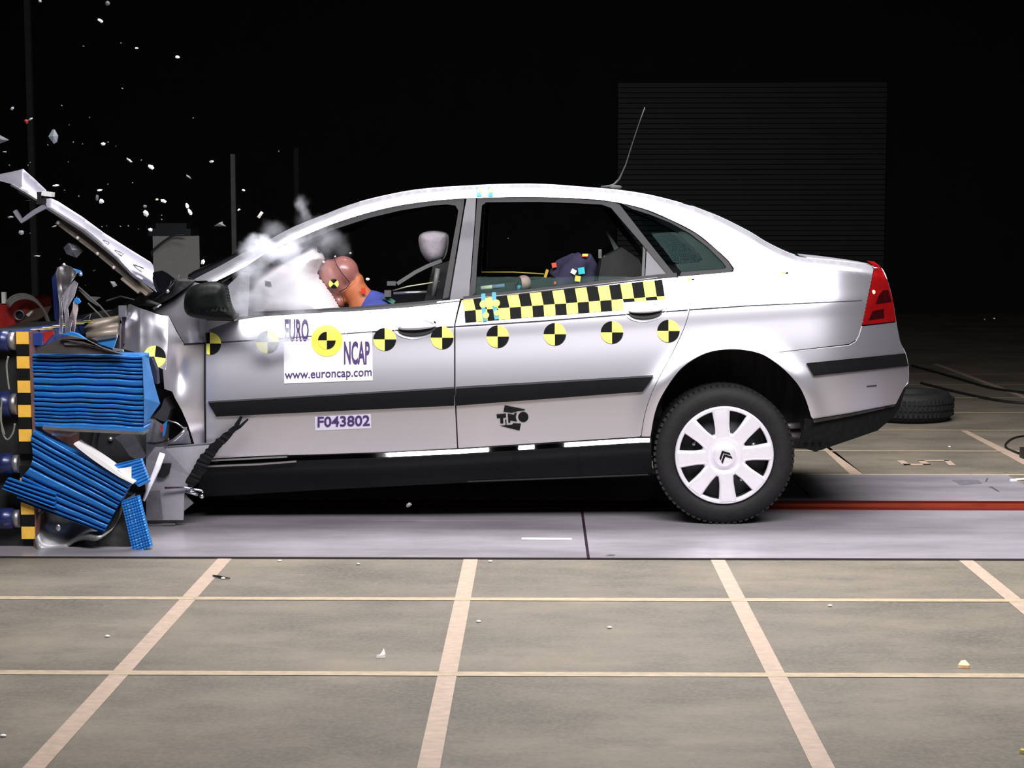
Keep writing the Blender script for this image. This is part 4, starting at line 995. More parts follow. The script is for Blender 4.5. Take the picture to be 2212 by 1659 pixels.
sq(1239, 587, 11, 10, 28, 0); sq(1256, 585, 14, 14, -8, 1); sq(1248, 602, 12, 12, 10, 2); sq(1264, 551, 12, 5, 0, 2, YK - .045); sq(1263, 554, 12, 2, 0, 3, YK - .047); sq(1197, 573, 10, 10, -10, 3, YK + .09); sq(1232, 566, 7, 5, 0, 3, YK + .09); sq(1221, 571, 4, 9, 0, 1, YK + .09); sq(1180, 591, 6, 18, 18, 4, YK + .1); sq(1199, 611, 4, 5, 0, 3)
cd2 = MB(); cd2.sphere(P(1131, 610, YK + .3), (17 * MPP, .04, 17 * MPP), 0); cd2.sphere(P(1121, 612, YK + .285), (9 * MPP, .035, 15 * MPP), 1); cd2.sphere(P(1121, 620, YK + .26), (5 * MPP, .012, 7 * MPP), 2)
cd2.tube([P(1135, 630, YK + .3), P(1160, 760, YK + .4)], [.05, .12], 14, 1)
tag(cd2.build('child_dummy', [mat('child_face', (.35, .25, .22), .6), BKS, TEAL]), 'small pale dummy head just above the window sill in the rear seat', 'crash test dummy')
br_ = MB(); br_.tube([P(1039, 623, YK), P(1089, 617, YK)], 5 * MPP, 10); br_.tube([P(1063, 620.5, YK - .002), P(1090, 617, YK - .002)], 5.2 * MPP, 10, 1)
tag(br_.build('padded_bar', [mat('bar_pale', (.55, .65, .45), .5), mat('bar_blue', (.08, .14, .22), .5)]), 'pale yellow and blue bar inside the car behind the centre pillar', 'bar')
br_ = MB(); br_.tube([P(1040, 588, YK + .1), P(1110, 588, YK + .1), P(1175, 592, YK + .1)], .003, 6); tag(br_.build('tether_cord', mat('cord_yellow', (.3, .24, .04), .6)), 'thin yellow cord stretched inside the rear window', 'cord')

# ================================================================== BARRIER
YV = G(300, 1192).y + .09
print('YV', YV, 'Y0', Y0)
bar = empty('deformable_barrier', (P(180, 1100, YV).x, YV + .5, 0), 'crushed blue honeycomb crash barrier in front of the car', 'crash barrier')
def quadgrid(mb, c4, nu, nv, wf, Y, m=0, depth=None, crv_l=0):
    V = []
    for j in range(nv + 1):
        for i in range(nu + 1):
            u, v = i / nu, j / nv
            x = (c4[0][0] * (1 - u) + c4[1][0] * u) * (1 - v) + (c4[3][0] * (1 - u) + c4[2][0] * u) * v
            y = (c4[0][1] * (1 - u) + c4[1][1] * u) * (1 - v) + (c4[3][1] * (1 - u) + c4[2][1] * u) * v
            dx, dy, w = wf(u, v)
            V.append(P(x + dx, y + dy, Y + w))
    n1 = nu + 1
    mb.add(V, [(j * n1 + i, (j + 1) * n1 + i, (j + 1) * n1 + i + 1, j * n1 + i + 1) for j in range(nv) for i in range(nu)], m, False)
    if depth:
        edge = [i for i in range(n1)] + [j * n1 + nu for j in range(1, nv + 1)] + [nv * n1 + i for i in range(nu - 1, -1, -1)] + [j * n1 for j in range(nv - 1, 0, -1)]
        E_ = [V[i] for i in edge]; B_ = [v + Vector(depth) for v in E_]; k = len(E_)
        mb.add(E_ + B_, [(i, k + i, k + (i + 1) % k, (i + 1) % k) for i in range(k)] , m)
        bc = [V[0], V[nu], V[-1], V[nv * n1]]; mb.add([v + Vector(depth) for v in bc], [(0, 3, 2, 1)], m)
random.seed(11)
def ribs(n, amp, seed, wave=1.):
    rnd = random.Random(seed); ed = [0]
    while ed[-1] < 1: ed.append(ed[-1] + rnd.uniform(.55, 1.6) / n)
    hs = [rnd.uniform(0, .012) for _ in ed]
    def f(u, v):
        vv = min(.9999, max(0, v + wave * (.006 * math.sin(u * 7 + seed) + .004 * math.sin(u * 19))))
        for k in range(len(ed) - 1):
            if ed[k] <= vv <= ed[k + 1]:
                t = (vv - ed[k]) / (ed[k + 1] - ed[k]); s_ = (abs(2 * t - 1)) ** 5
                return amp * s_ + hs[k] + .006 * (t - .5)
        return amp
    return f
rb = ribs(15, .03, 4)
um = MB(); quadgrid(um, [(66, 764), (307, 767), (311, 932), (76, 921)], 24, 150, lambda u, v: (0, 0, rb(u, v)), YV - .03, 0, (0, .13, 0))
ub_ = um.build('honeycomb_block', BLUE, bar)
q = MB(); q.add([P(307, 768, YV - .03), P(311, 860, YV - .03), P(311, 914, YV - .03), P(321, 774, YV + .06), P(333, 828, YV + .1), P(346, 872, YV + .14), P(322, 905, YV + .05)], [(0, 3, 4, 1), (1, 4, 5), (1, 5, 6, 2)]); q.build('honeycomb_face', BLUS, bar)
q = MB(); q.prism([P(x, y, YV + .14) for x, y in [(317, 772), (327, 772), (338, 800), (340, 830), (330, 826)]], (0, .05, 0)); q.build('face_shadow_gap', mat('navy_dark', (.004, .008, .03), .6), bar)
q = MB(); strip3([(92, 924), (150, 929), (310, 936)], 6, YV - .04, 0, q, .1); strip3([(112, 937), (152, 941)], 6, YV - .0, 0, q, .10); q.build('cladding_edge', ALU, bar)
rb2 = ribs(11, .04, 9, .3)
lb = empty('lower_honeycomb', (P(150, 1050, YV).x, YV + .4, .2), None, None); lb.parent = bar; lb.matrix_parent_inverse = parent_world(bar).inverted()
q = MB(); quadgrid(q, [(74, 927), (281, 1045), (223, 1151), (34, 1080)], 20, 130, lambda u, v: (interp([(0, 0), (.12, -3), (.3, 8), (.42, 14), (.55, 12), (.68, 0), (.8, 4), (1, 0)], v) * (1 - u) - .0, 0, rb2(u, v)), YV - .06, 0, (0, .06, 0))
q.build('tilted_block', BLUE, lb)
q = MB(); quadgrid(q, [(16, 1033), (120, 1068), (118, 1098), (4, 1056)], 10, 30, lambda u, v: (0, 0, .02 * abs(math.sin(v * 9.4)) ** 4), YV - .075, 0, (0, .03, 0)); q.build('protruding_layer', BLUE, lb)
q = MB(); quadgrid(q, [(247, 1004), (304, 991), (322, 1042), (300, 1052)], 8, 40, lambda u, v: (0, 0, .008 * abs(math.sin(v * 26 + u)) ** 3), YV - .02, 0, (0, .03, 0)); q.build('side_block', BLUS, lb)
q = MB(); quadgrid(q, [(262, 1083), (299, 1071), (327, 1181), (287, 1195)], 14, 66, lambda u, v: (0, 0, .006 * (abs(math.sin(v * 60)) ** 3 + abs(math.sin(u * 20)) ** 3)), YV - .08, 0, (0, .03, 0)); q.build('cell_strip', BLUS, lb)
q = MB(); strip3([(160, 958), (170, 966), (222, 1002), (262, 1030), (288, 1044)], lambda t: 4 + 6 * math.sin(math.pi * min(1, t * 1.1)), YV - .07, 0, q, .10)
q.prism([P(x, y, YV - .05) for x, y in [(254, 1013), (283, 1009), (283, 1038), (262, 1022)]], (0, .01, 0)); q.build('bent_cladding', mat('bright_cladding', (.85, .83, .84), .4, .15), bar)
# curled bottom sheet
cs = MB(); outl = crv([(77, 1112), (75, 1150), (79, 1182), (90, 1197), (112, 1199), (136, 1190), (160, 1173), (186, 1166), (208, 1168), (238, 1148), (256, 1120), (262, 1086)], 6)
n = len(outl); V = [P(x, y, YV - .05 + .03 * math.sin(i * .35)) for i, (x, y) in enumerate(outl)]; V2 = [P(90 + (x - 77) * .86, min(y, 1100) - 6, YV + .05) for x, y in outl]
V3 = []
for t in range(7):
    for a_, b_ in zip(V, V2):
        tt = t / 6; V3.append(a_.lerp(b_, tt) + Vector((0, .10 * math.sin(tt * math.pi), 0)))
cs.add(V3, [(t * n + i, t * n + i + 1, (t + 1) * n + i + 1, (t + 1) * n + i) for t in range(6) for i in range(n - 1)], 0, True)
cs.add(V + [v + Vector((0, .25, 0)) for v in V], [(i, i + 1, n + i + 1, n + i) for i in range(n - 1)], 0, True)
cs.build('curled_sheet', mat('sheet_grey', (.22, .22, .23), .42, .6, var=.5, vscale=7, bump=.2, bscale=20), bar)
q = MB(); q.sphere(P(126, 1140, YV - .07), (.010, .006, .014)); q.build('sheet_rivet', ALU, bar)
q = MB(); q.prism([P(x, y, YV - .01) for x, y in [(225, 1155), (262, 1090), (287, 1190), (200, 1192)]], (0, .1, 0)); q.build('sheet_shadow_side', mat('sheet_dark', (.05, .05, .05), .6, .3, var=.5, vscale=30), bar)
# top folded sheets
q = MB()
for pts, Y, m_ in (([(74, 763), (84, 752), (104, 742), (126, 734), (150, 733), (180, 736), (212, 748), (266, 766)], YV - .06, 0), ([(128, 732), (150, 725), (184, 733), (230, 756), (262, 765), (215, 750), (180, 738)], YV - .08, 0)):
    q.prism([P(x, y, Y) for x, y in pts], (0, .02, 0), m_)
q.prism([P(x, y, YV - .07) for x, y in [(138, 741), (160, 736), (178, 738), (182, 746), (140, 745)]], (0, .01, 0), 1)
q.prism([P(x, y, YV + .02) for x, y in [(130, 722), (150, 717), (166, 721), (184, 733), (150, 725)]], (0, .03, 0), 2)
q.prism([P(x, y, YV - .02) for x, y in [(208, 736), (252, 729), (244, 753), (212, 742)]], (0, .02, 0), 2)
q.prism([P(x, y, YV - .03) for x, y in [(196, 731), (228, 724), (252, 722), (252, 729), (208, 736)]], (0, .02, 0), 1)
q.prism([P(x, y, YV - .03) for x, y in [(242, 752), (252, 754), (264, 755), (266, 760), (246, 758)]], (0, .02, 0), 1)
q.build('folded_top_sheet', [mat('sheet_brown', (.14, .12, .12), .4, .6, var=.4, vscale=8), ALU, BLUS], bar)
# standing torn cladding
q = MB()
hd = [(120, 590), (124, 578), (138, 572), (152, 576), (166, 588), (160, 600), (148, 618), (138, 632), (132, 648), (136, 690), (134, 722), (128, 722), (128, 660), (124, 620)]
def wt(x, y): return .10 + .03 * math.sin((x - 120) / 9.) + .02 * noise.noise(Vector((x / 12, y / 30, 0)))
q1 = patch('torn_cladding', dedup(lin(hd, 5, True)), STEEL, bar, wf=lambda x, y: wt(x, y) + YV - YB, step=5, thick=.008)
patch('torn_cladding', dedup(lin([(138, 632), (160, 606), (168, 612), (160, 640), (152, 654), (146, 664), (148, 690), (166, 640), (160, 648), (168, 650), (166, 672), (158, 700), (158, 722), (142, 722), (140, 680), (136, 650)][:8] + [(150, 722), (141, 722), (139, 680), (134, 650)], 5, True)), mat('cladding_grey', (.40, .37, .42), .4, .5, var=.3, vscale=20, bump=.3, bscale=40), bar, wf=lambda x, y: YV - YB + .09 + .025 * math.sin((x + y * .3) / 6.), step=5, thick=.008)
patch('torn_cladding', dedup(lin([(158, 652), (168, 650), (168, 668), (164, 690), (160, 722), (148, 722), (148, 688), (156, 680)], 5, True)), mat('cladding_pink', (.42, .34, .33), .45, .4, var=.3, vscale=20), bar, wf=lambda x, y: YV - YB + .08 + .02 * math.sin((x - y * .2) / 5.), step=5, thick=.008)
q = MB(); q.prism([P(x, y, YV + .085) for x, y in [(156, 580), (172, 585), (176, 590), (160, 590)]], (0, .02, 0)); q.build('blue_scrap', BLUS, bar); q = MB(); q.prism([P(x, y, YV + .075) for x, y in [(158, 652), (162, 644), (168, 644), (173, 652), (170, 656)]], (0, .02, 0)); q.build('blue_scrap', BLUS, bar); q = MB(); q.prism([P(x, y, YV + .2) for x, y in [(112, 600), (120, 588), (128, 660), (130, 700), (118, 690)]], (0, .02, 0), 1)
q.build('blue_scrap', [BLUS, NAVY], bar)
q = MB(); q.sphere(P(138, 573, YV + .1), .009); q.sphere(P(174, 593, YV + .08), .008); q.build('torn_edge_glint', ALU, bar)
# scale strip with yellow and black cells
ss_ = MB()
for i in range(17):
    y0_, y1_ = 717 + 26.3 * i, 717 + 26.3 * (i + 1)
    xl = lambda y: 34.5 + (y - 717) * .0275; xr = lambda y: 61 + (y - 717) * .0325
    if i == 10: continue
    ss_.prism([P(xl(y0_), y0_, YV - .03), P(xr(y0_), y0_, YV - .03), P(xr(y1_), y1_, YV - .03), P(xl(y1_), y1_, YV - .03)], (0, .01, 0), i % 2)
scl = empty('barrier_wall', (P(20, 1100, YV).x - .1, YV + .6, 0), 'dark barrier wall edge with yellow and black scale at the left picture edge', 'barrier wall')
ss_.build('scale_strip', [YELO, BKS], scl)
q = MB(); q.prism([P(x, y, YV - .025) for x, y in [(61, 716), (67, 716), (71, 800), (76, 930), (79, 1190), (73, 1190), (70, 930), (64, 800)]], (0, .8, 0)); q.build('plate_edge', RUST, scl)
q = MB(); q.prism([P(x, y, YV - .0) for x, y in [(-60, 722), (66, 718), (76, 1190), (-60, 1190)]], (0, .8, 0)); q.build('wall_block', mat('wall_black', (.006, .006, .007), .7, var=.5, vscale=10), scl)
# top edge of barrier, running back
tp = MB(); A_ = P(4, 718, YV - .0); B_ = P(62, 716, YV - .0)
tp.add([A_, B_, B_ + Vector((.12, 1.05, 0)), A_ + Vector((.12, 1.05, 0))], [(0, 1, 2, 3)]); tp.box((A_ + B_) / 2 + Vector((.05, .5, -.03)), (.12, 1, .05))
tp.build('wall_top', mat('wall_top_blue', (.02, .05, .22), .4, .1, .2, var=.2, vscale=9), scl)
tk = MB()
for i in range(8):
    b0 = P(40, 716, YV - .0) + Vector((.03 + .11 * i * 1.05 * .12, .06 + .115 * i, .004)); tk.add([b0, b0 + Vector((.085, .02, 0)), b0 + Vector((.085, .055, 0)), b0 + Vector((0, .035, 0))], [(0, 1, 2, 3)])
tk.build('hazard_ticks', mat('tick_yellow', (.75, .65, .12), .5), scl)
q = MB(); q.prism([P(x, y, YV + .03) for x, y in [(71, 723), (90, 717), (114, 713), (114, 724), (96, 742), (74, 752)]], (0, .02, 0)); q.sphere(P(85, 731, YV + .01), .008, 1); q.build('red_panel', [REDP, ALU], scl)
# load cells
for (y, h_, x1_) in ((737, 44, 36), (873, 52, 40), (1002, 44, 44), (1120, 44, 46)):
    c0 = empty('load_cell', P(14, y, YV - .06), None, None); c0.parent = scl; c0.matrix_parent_inverse = parent_world(scl).inverted()
    q = MB(); q.tube([P(-10, y, YV - .02), P(x1_ - 14, y, YV - .02)], h_ * .5 * MPP, 24); q.build('cell_body', NAVY, c0)
    q = MB(); q.tube([P(x1_ - 16, y, YV - .02), P(x1_ - 2, y, YV - .02)], h_ * .42 * MPP, 24); q.build('cell_flange', STEEL, c0)
cb = MB()
for pts in ([(18, 770), (14, 790), (18, 830), (20, 842)], [(4, 860), (2, 900), (6, 935), (16, 950), (28, 935), (32, 915)], [(2, 880), (0, 900), (10, 940)]):
    cb.tube([P(x, y, YV - .09) for x, y in crv(pts, 5)], .004, 8)
cb.build('sensor_cable', mat('cable_grey', (.16, .16, .14), .5), scl)
# red machine behind with hose
rm = empty('winch_housing', (P(30, 690, YB + .9).x, YB + .9, 0), 'red housing with a round port behind the barrier, left edge', 'machine')
q = MB(); q.prism([P(x, y, YB + .8) for x, y in [(-60, 668), (0, 655), (14, 652), (45, 645), (60, 650), (62, 670), (52, 690), (34, 700), (0, 711), (-60, 720)]], (0, .4, 0)); 
q.box((P(0, 700, YB + 1.0).x, YB + 1.0, .35), (.25, .3, .7), 0); q.build('red_shell', REDP, rm)
q = MB(); q.lathe([(.026, 0), (.026, -.03), (.020, -.03), (.020, 0)], P(45, 680, YB + .8), (0, 1, 0), 24); q.sphere(P(45, 680, YB + .79), (.02, .004, .02), 1); q.build('port', [STEEL, BLK], rm)
q = MB(); q.prism([P(x, y, YB + .76) for x, y in [(56, 680), (68, 671), (70, 674), (62, 684)]], (0, .02, 0)); q.box(P(9, 643, YB + .8), (.02, .02, .055)); q.build('white_tab', mat('tab_white', (.8, .78, .75), .5), rm)
q = MB()
for k_ in range(3):
    q.tube([P(x + k_ * 3, y + k_ * 4, YB + .75 - .01 * k_) for x, y in crv([(14, 655), (24, 643), (45, 636), (70, 642), (90, 664), (102, 692), (108, 712)], 6)], .007, 8)
q.build('grey_hose', mat('hose_grey', (.24, .24, .22), .5, var=.2, vscale=30), rm)
q = MB(); q.tube([P(186, 716, YB + .1), P(206, 702, YB + .12), P(258, 690, YB + .12)], [.02, .028, .018], 10); q.tube([P(196, 722, YB + .06), P(230, 710, YB + .06), P(258, 703, YB + .06)], [.016, .022, .016], 10)
q.tube([P(188, 726, YB + .04), P(256, 716, YB + .04)], .018, 10); q.build('bent_pipes', TAN, car)
q = MB()
for pts in ([(170, 620), (215, 660), (243, 692)], [(190, 655), (225, 690)], [(230, 650), (260, 640), (290, 648)], [(180, 690), (196, 678), (190, 700)]):
    q.tube([P(x, y, YB + .2) for x, y in pts], .004, 6)
q.prism([P(x, y, YB + .25) for x, y in [(170, 626), (190, 640), (218, 642), (206, 650), (212, 662), (190, 648)]], (0, .01, 0)); q.build('wiring', mat('wire_dark', (.10, .10, .10), .6), car)

# ================================================================== BACKGROUND THINGS
YG = 12.2
a, c_ = P(330, 510, YG), P(432, 700, YG)
q = MB(); q.box(((a.x + c_.x) / 2 - .05, YG + .25, a.z / 2), (c_.x - a.x, .5, a.z), 0, Matrix.Rotation(R(12), 3, 'Z')); cab = q.build('cabinet', mat('cabinet_grey', (.11, .11, .107), .7, var=.1, vscale=30)); tag(cab, 'plain grey cabinet standing in the dark behind the hood', 'cabinet')
q = MB(); q.tube([P(x, y, YG - .05) for x, y in crv([(329, 556), (327, 545), (345, 528), (365, 514), (378, 508), (400, 508)], 6)], .008, 8); tag(q.build('cable', BLK), 'black cable looping over the front of the grey cabinet', 'cable')
q = MB(); q.box(Vector((P(376, 505, YG + .2).x, YG + .2, a.z + .026)), (.30, .3, .05)); q.box(Vector((P(376, 497, YG + .2).x, YG + .2, a.z + .07)), (.22, .2, .04)); tag(q.build('box_lid', mat('lid_dark', (.006, .008, .009), .3)), 'low dark box resting on top of the grey cabinet', 'box')
def post(x, top, Y, w_, col, label):
    t_ = P(x, top, Y); q = MB(); q.box((t_.x, Y, t_.z / 2), (w_, w_, t_.z)); tag(q.build('steel_post', col), label, 'post')
pg = mat('post_grey', (.03, .032, .03), .7, var=.4, vscale=20)
post(503, 333, 12.6, .032, pg, 'slim grey vertical post rising behind the windscreen')
post(640, 320, 19, .05, mat('post_dim', (.01, .01, .01), .8, var=.4, vscale=20), 'barely visible dark post behind the roof front')
post(58, -40, 15, .05, mat('post_dim2', (.012, .012, .010), .8, var=.4, vscale=20), 'dim post behind the raised hood tip, near the left edge')
# spare tyre on floor
tc_ = G(1956, 905); q = MB(); rr = .30
q.lathe([(.20, .02), (.24, .0), (.28, .005), (rr, .03), (rr + .012, .06), (rr + .012, .13), (rr, .165), (.28, .19), (.24, .195), (.20, .18), (.19, .1)], (tc_.x, tc_.y, .0), (0, 0, 1), 72, closed=True)
for i in range(60):
    qq = 2 * math.pi * i / 60
    for zz in (.055, .10, .14): q.box((tc_.x + (rr + .012) * math.cos(qq + zz * 2), tc_.y + (rr + .012) * math.sin(qq + zz * 2), zz), (.012, .02, .03), 0, Matrix.Rotation(qq, 3, 'Z'))
tag(q.build('spare_tyre', TYR), 'black tyre lying flat on the floor behind the rear bumper', 'tyre')
q = MB(); pts = [G(x, y, .006) for x, y in crv([(2225, 940), (2190, 946), (2172, 960), (2178, 970), (2205, 980)], 5)]; q.tube(pts, .006, 8); tag(q.build('floor_cable', BLK), 'thin black cable curling on the floor at the right edge', 'cable')
g_ = G(2210, 990); q = MB(); q.box((g_.x + .03, g_.y, .03), (.08, .08, .06)); tag(q.build('junction_box', BLK), 'small black box at the end of the floor cable', 'box')
q = MB(); p1, p2 = G(2182, 1037, .006), G(2230, 1034, .006); q.tube([p1, p2], .006, 8); tag(q.build('metal_bar', mat('bar_bright', (.9, .86, .8), .3, .2)), 'thin bright bar lying beside the far plate, right edge', 'bar')
q = MB()
for pts in ([(1970, 790), (2060, 815), (2140, 838), (2225, 850)], [(1990, 828), (2080, 850), (2160, 866), (2225, 872)]):
    q.tube([G(x, y, .008) for x, y in crv(pts, 12)], .012, 6)
tag(q.build('floor_cable', mat('cable_black', (.006, .006, .006), .6)), 'long dark cables trailing over the floor beyond the spare tyre', 'cable')

# ================================================================== DEBRIS
WD = mat('glass_bright', (.95, .95, 1.0), .3, .1, var=.05, vscale=60)
GD = mat('shard_grey', (.35, .36, .4), .5, .1, var=.2, vscale=60)
DD = mat('shard_dim', (.09, .10, .11), .6, .0, var=.2, vscale=60)
TD = mat('shard_tan', (.55, .45, .3), .5, .0, var=.2, vscale=60)
RD = mat('shard_red', (.30, .02, .02), .5, .0, var=.2, vscale=60)
random.seed(21)
def shard(x, y, w_, h_, ang, m_, label, grp=None, Y=None, shape=None):
    Y = Y if Y is not None else YB + random.uniform(-.25, .35)
    s_ = Y / Y0 * MPP; c0 = P(x, y, Y); V = []; q = R(-ang)
    if shape is None:
        k_ = random.randint(5, 7); shape = [(math.cos(2 * math.pi * i / k_ + .3) * random.uniform(.75, 1.1), math.sin(2 * math.pi * i / k_ + .3) * random.uniform(.75, 1.1)) for i in range(k_)]
    pts = []
    for (u, v) in shape:
        X, Z = u * w_ / 2 * s_, v * h_ / 2 * s_
        pts.append(Vector((X * math.cos(q) - Z * math.sin(q), random.uniform(-.25, .25) * w_ * s_ * .4, X * math.sin(q) + Z * math.cos(q))))
    n = len(pts); th = Vector((0, .006 + .25 * h_ * s_, 0)); top = sum(pts, Vector()) / n - th * .6
    V = pts + [top] + [p * .85 + th for p in pts]
    Fc = [(i, (i + 1) % n, n) for i in range(n)] + [(i, n + 1 + i, n + 1 + (i + 1) % n, (i + 1) % n) for i in range(n)] + [tuple(n + 1 + i for i in range(n))]
    me = bpy.data.meshes.new('debris'); me.from_pydata([tuple(v) for v in V], [], Fc); me.update()
    o = bpy.data.objects.new('flying_shard', me); COL.objects.link(o); me.materials.append(m_); o.location = c0
    bm = bmesh.new(); bm.from_mesh(me); bmesh.ops.recalc_face_normals(bm, faces=bm.faces); bm.to_mesh(me); bm.free()
    return tag(o, label, 'debris', grp)
shard(217, 45, 8, 13, -60, WD, 'small white shard flying highest, near the top left', None)
shard(295, 104, 9, 4, 0, WD, 'tiny bright sliver high above the hood, left of a larger chip')
shard(383, 123, 11, 7, 15, WD, 'white chip high above the hood, rightmost of the high ones')
shard(232, 7, 10, 12, 80, DD, 'dim grey shard at the top picture edge')
shard(86, 2, 8, 7, 0, GD, 'grey chip cut by the top picture edge, leftmost there')
shard(26, 234, 7, 9, 40, GD, 'small grey chip above the red shard at the left')
shard(57, 262, 9, 11, 0, RD, 'dark red shard in the air near the left edge'); shard(66, 257, 11, 5, -30, GD, 'pale sliver stuck beside the red shard')
shard(114, 295, 21, 31, 0, mat('shard_blue_grey', (.16, .18, .21), .5), 'large grey diamond-shaped shard flying above the hood tip', None, YB, [(-.9, 0), (-.1, .95), (.35, 1), (1, .1), (.75, -.8), (.2, -1)])
shard(4, 300, 28, 26, 0, DD, 'dim pointed shard cut by the left picture edge', None, YB, [(-1, 1), (1, -.15), (.8, -.3), (-1, -1)])
shard(10, 328, 10, 3, 0, GD, 'thin grey sliver above the hood tip at the left edge')
shard(223, 311, 11, 8, 0, WD, 'white shard with ragged outline above the middle of the hood')
shard(279, 346, 17, 5, 38, GD, 'slender curved grey sliver left of a large white shard')
shard(326, 361, 18, 10, 28, WD, 'large bright white shard above the hood, alone and slanted')
shard(457, 349, 12, 6, -10, mat('shard_beige', (.42, .38, .36), .6), 'beige oval fragment left of the slim post')
shard(407, 382, 14, 5, 40, DD, 'faint grey sliver above the long white fragment')
shard(120, 401, 16, 5, -6, WD, 'bright flat sliver just above the folded hood tip')
shard(215, 411, 12, 5, -8, WD, 'narrow white sliver above the clustered white shard')
shard(219, 435, 11, 12, 0, WD, 'round white shard over the hood, beside a dim flake'); shard(209, 427, 6, 16, 10, DD, 'dim upright flake touching the round white shard')
shard(353, 434, 17, 8, 18, WD, 'bright pointed shard with a tan spot left of it'); shard(339, 431, 8, 5, 0, TD, 'tan spot at the left end of a bright pointed shard')
shard(315, 461, 12, 19, -25, mat('shard_light', (.7, .7, .74), .4), 'pale leaf-shaped fragment above the hood'); shard(313, 446, 9, 9, 0, DD, 'dim grey flake on top of the pale leaf-shaped fragment')
shard(404, 445, 8, 13, -15, WD, 'upper part of the long broken white fragment'); shard(410, 458, 7, 17, -28, WD, 'lower part of the long broken white fragment')
shard(526, 411, 7, 6, 30, WD, 'small white shard just right of the slim post, upper one'); shard(516, 453, 9, 5, -25, WD, 'small white shard just right of the slim post, lower one')
shard(562, 464, 6, 15, 35, mat('shard_cream', (.75, .74, .66), .5), 'cream rectangular shard above the smoke', None, None, [(-1, -1), (1, -1), (1, 1), (-1, 1)])
shard(475, 484, 26, 11, 0, mat('shard_olive', (.12, .115, .10), .7), 'dark triangular scrap flying left of the slim post foot', None, None, [(-1, -.8), (-.2, .4), (.4, 1), (.5, .1), (1, -.9)])
shard(325, 496, 11, 9, 0, WD, 'white shard hovering over the left corner of the grey cabinet')
shard(438, 566, 11, 13, 20, WD, 'white ring-like shard at the right side of the grey cabinet')
shard(23, 469, 16, 6, -8, GD, 'grey flake left of the bent hood bracket')
shard(46, 502, 12, 12, 0, GD, 'rounded grey flake under the hood bracket'); shard(79, 553, 17, 3, 0, GD, 'thin horizontal grey sliver under the hood')
shard(117, 489, 13, 4, -20, mat('shard_pale', (.5, .5, .48), .5), 'pale thin sliver close under the hood edge')
shard(157, 540, 44, 34, 0, mat('shard_clear', (.035, .037, .045), .25, var=.5, vscale=30, col2=(.09, .09, .11)), 'large clear broken pane fragment hanging under the hood', None, YB + .1, [(-.9, .3), (-.4, .9), (.5, .6), (1, -.1), (.4, -1), (-.6, -.5)])
shard(203, 584, 9, 4, -15, TD, 'little tan chip under the middle of the hood'); shard(245, 614, 17, 13, 10, mat('shard_mid', (.42, .4, .42), .5), 'grey ragged chip under the rear of the hood', None, None, [(-1, .8), (.2, 1), (1, -.2), (.1, -1), (-.4, -.2)])
shard(794, 603, 10, 6, 10, WD, 'bright chip between the dummy neck and the seat belt'); shard(757, 547, 6, 5, 0, mat('chip_grey', (.55, .6, .58), .4), 'small pale chip in the air just behind the dummy head')
shard(883, 1091, 14, 10, -30, mat('chip_dim', (.2, .2, .22), .5), 'grey chip falling in the dark below the front door')
sml = [(180, 100), (261, 93), (264, 191), (193, 254), (103, 313), (158, 307), (178, 311), (147, 350), (65, 351), (60, 357), (233, 307), (250, 316), (305, 346), (417, 255), (602, 327), (133, 228), (149, 270), (349, 465), (349, 474), (220, 490), (260, 489), (277, 488), (299, 495), (233, 398), (286, 395), (170, 424), (139, 411), (65, 504), (20, 357), (230, 488), (184, 616), (130, 560), (372, 603), (1098, 515), (2127, 690), (2148, 688)]
first = None
for i, (x, y) in enumerate(sml):
    if first is None:
        first = shard(x, y, 5, 3, 0, mat('speck', (.13, .13, .115), .7), 'tiny dim glass speck floating in the dark', 'tiny dim glass specks in the air')
    else:
        o = first.copy(); COL.objects.link(o); o.location = P(x, y, YB + random.uniform(-.1, .3)); o.rotation_euler = (0, random.uniform(0, 3), 0); s_ = random.uniform(.5, 1.0); o.scale = (s_, s_, s_)
def fshard(x, y, w_, h_, m_, label, shape, z=.01):
    c0 = G(x, y, 0); s_ = (G(x + 1, y) - G(x, y)).length; n = len(shape)
    top = [c0 + Vector((u * w_ / 2 * s_, (v * .35) * w_ / 2 * s_, z + max(0, v) * h_ * s_ * .8)) for u, v in shape]; bot = [Vector((p.x, p.y, .0005)) for p in top]
    q = MB(); q.add(top + bot, [tuple(range(n)), tuple(range(2 * n - 1, n - 1, -1))] + [(i, (i + 1) % n, n + (i + 1) % n, n + i) for i in range(n)]); tag(q.build('floor_shard', m_), label, 'debris')
fshard(823, 1421, 19, 17, mat('shard_white_floor', (.95, .9, .88), .4), 'white curled shard lying on the floor in front of the car', [(-1, -.8), (.4, -1), (1, .2), (.6, 1), (.1, .3), (-.3, -.2)])
fshard(2082, 1443, 26, 12, mat('shard_orange', (.85, .42, .14), .4, col2=(1, .85, .65), vscale=30), 'orange and white shard on the floor at the right', [(-1, -.1), (-.4, .9), (.3, 1), (1, -.2), (.7, -1), (.1, -.9), (-.4, -.4)])
fshard(2208, 1628, 12, 6, mat('shard_yellow', (.8, .7, .2), .4), 'yellow chip on the floor at the lower right edge', [(-1, 0), (0, 1), (1, .2), (.4, -1)])
q = MB(); q.tube([G(x, y, .006) for x, y in ((460, 1243), (476, 1246), (497, 1249))], [.003, .005, .002], 6); tag(q.build('dark_splinter', BLK), 'thin black splinter on the floor beside the left painted line', 'debris')
wsp = None
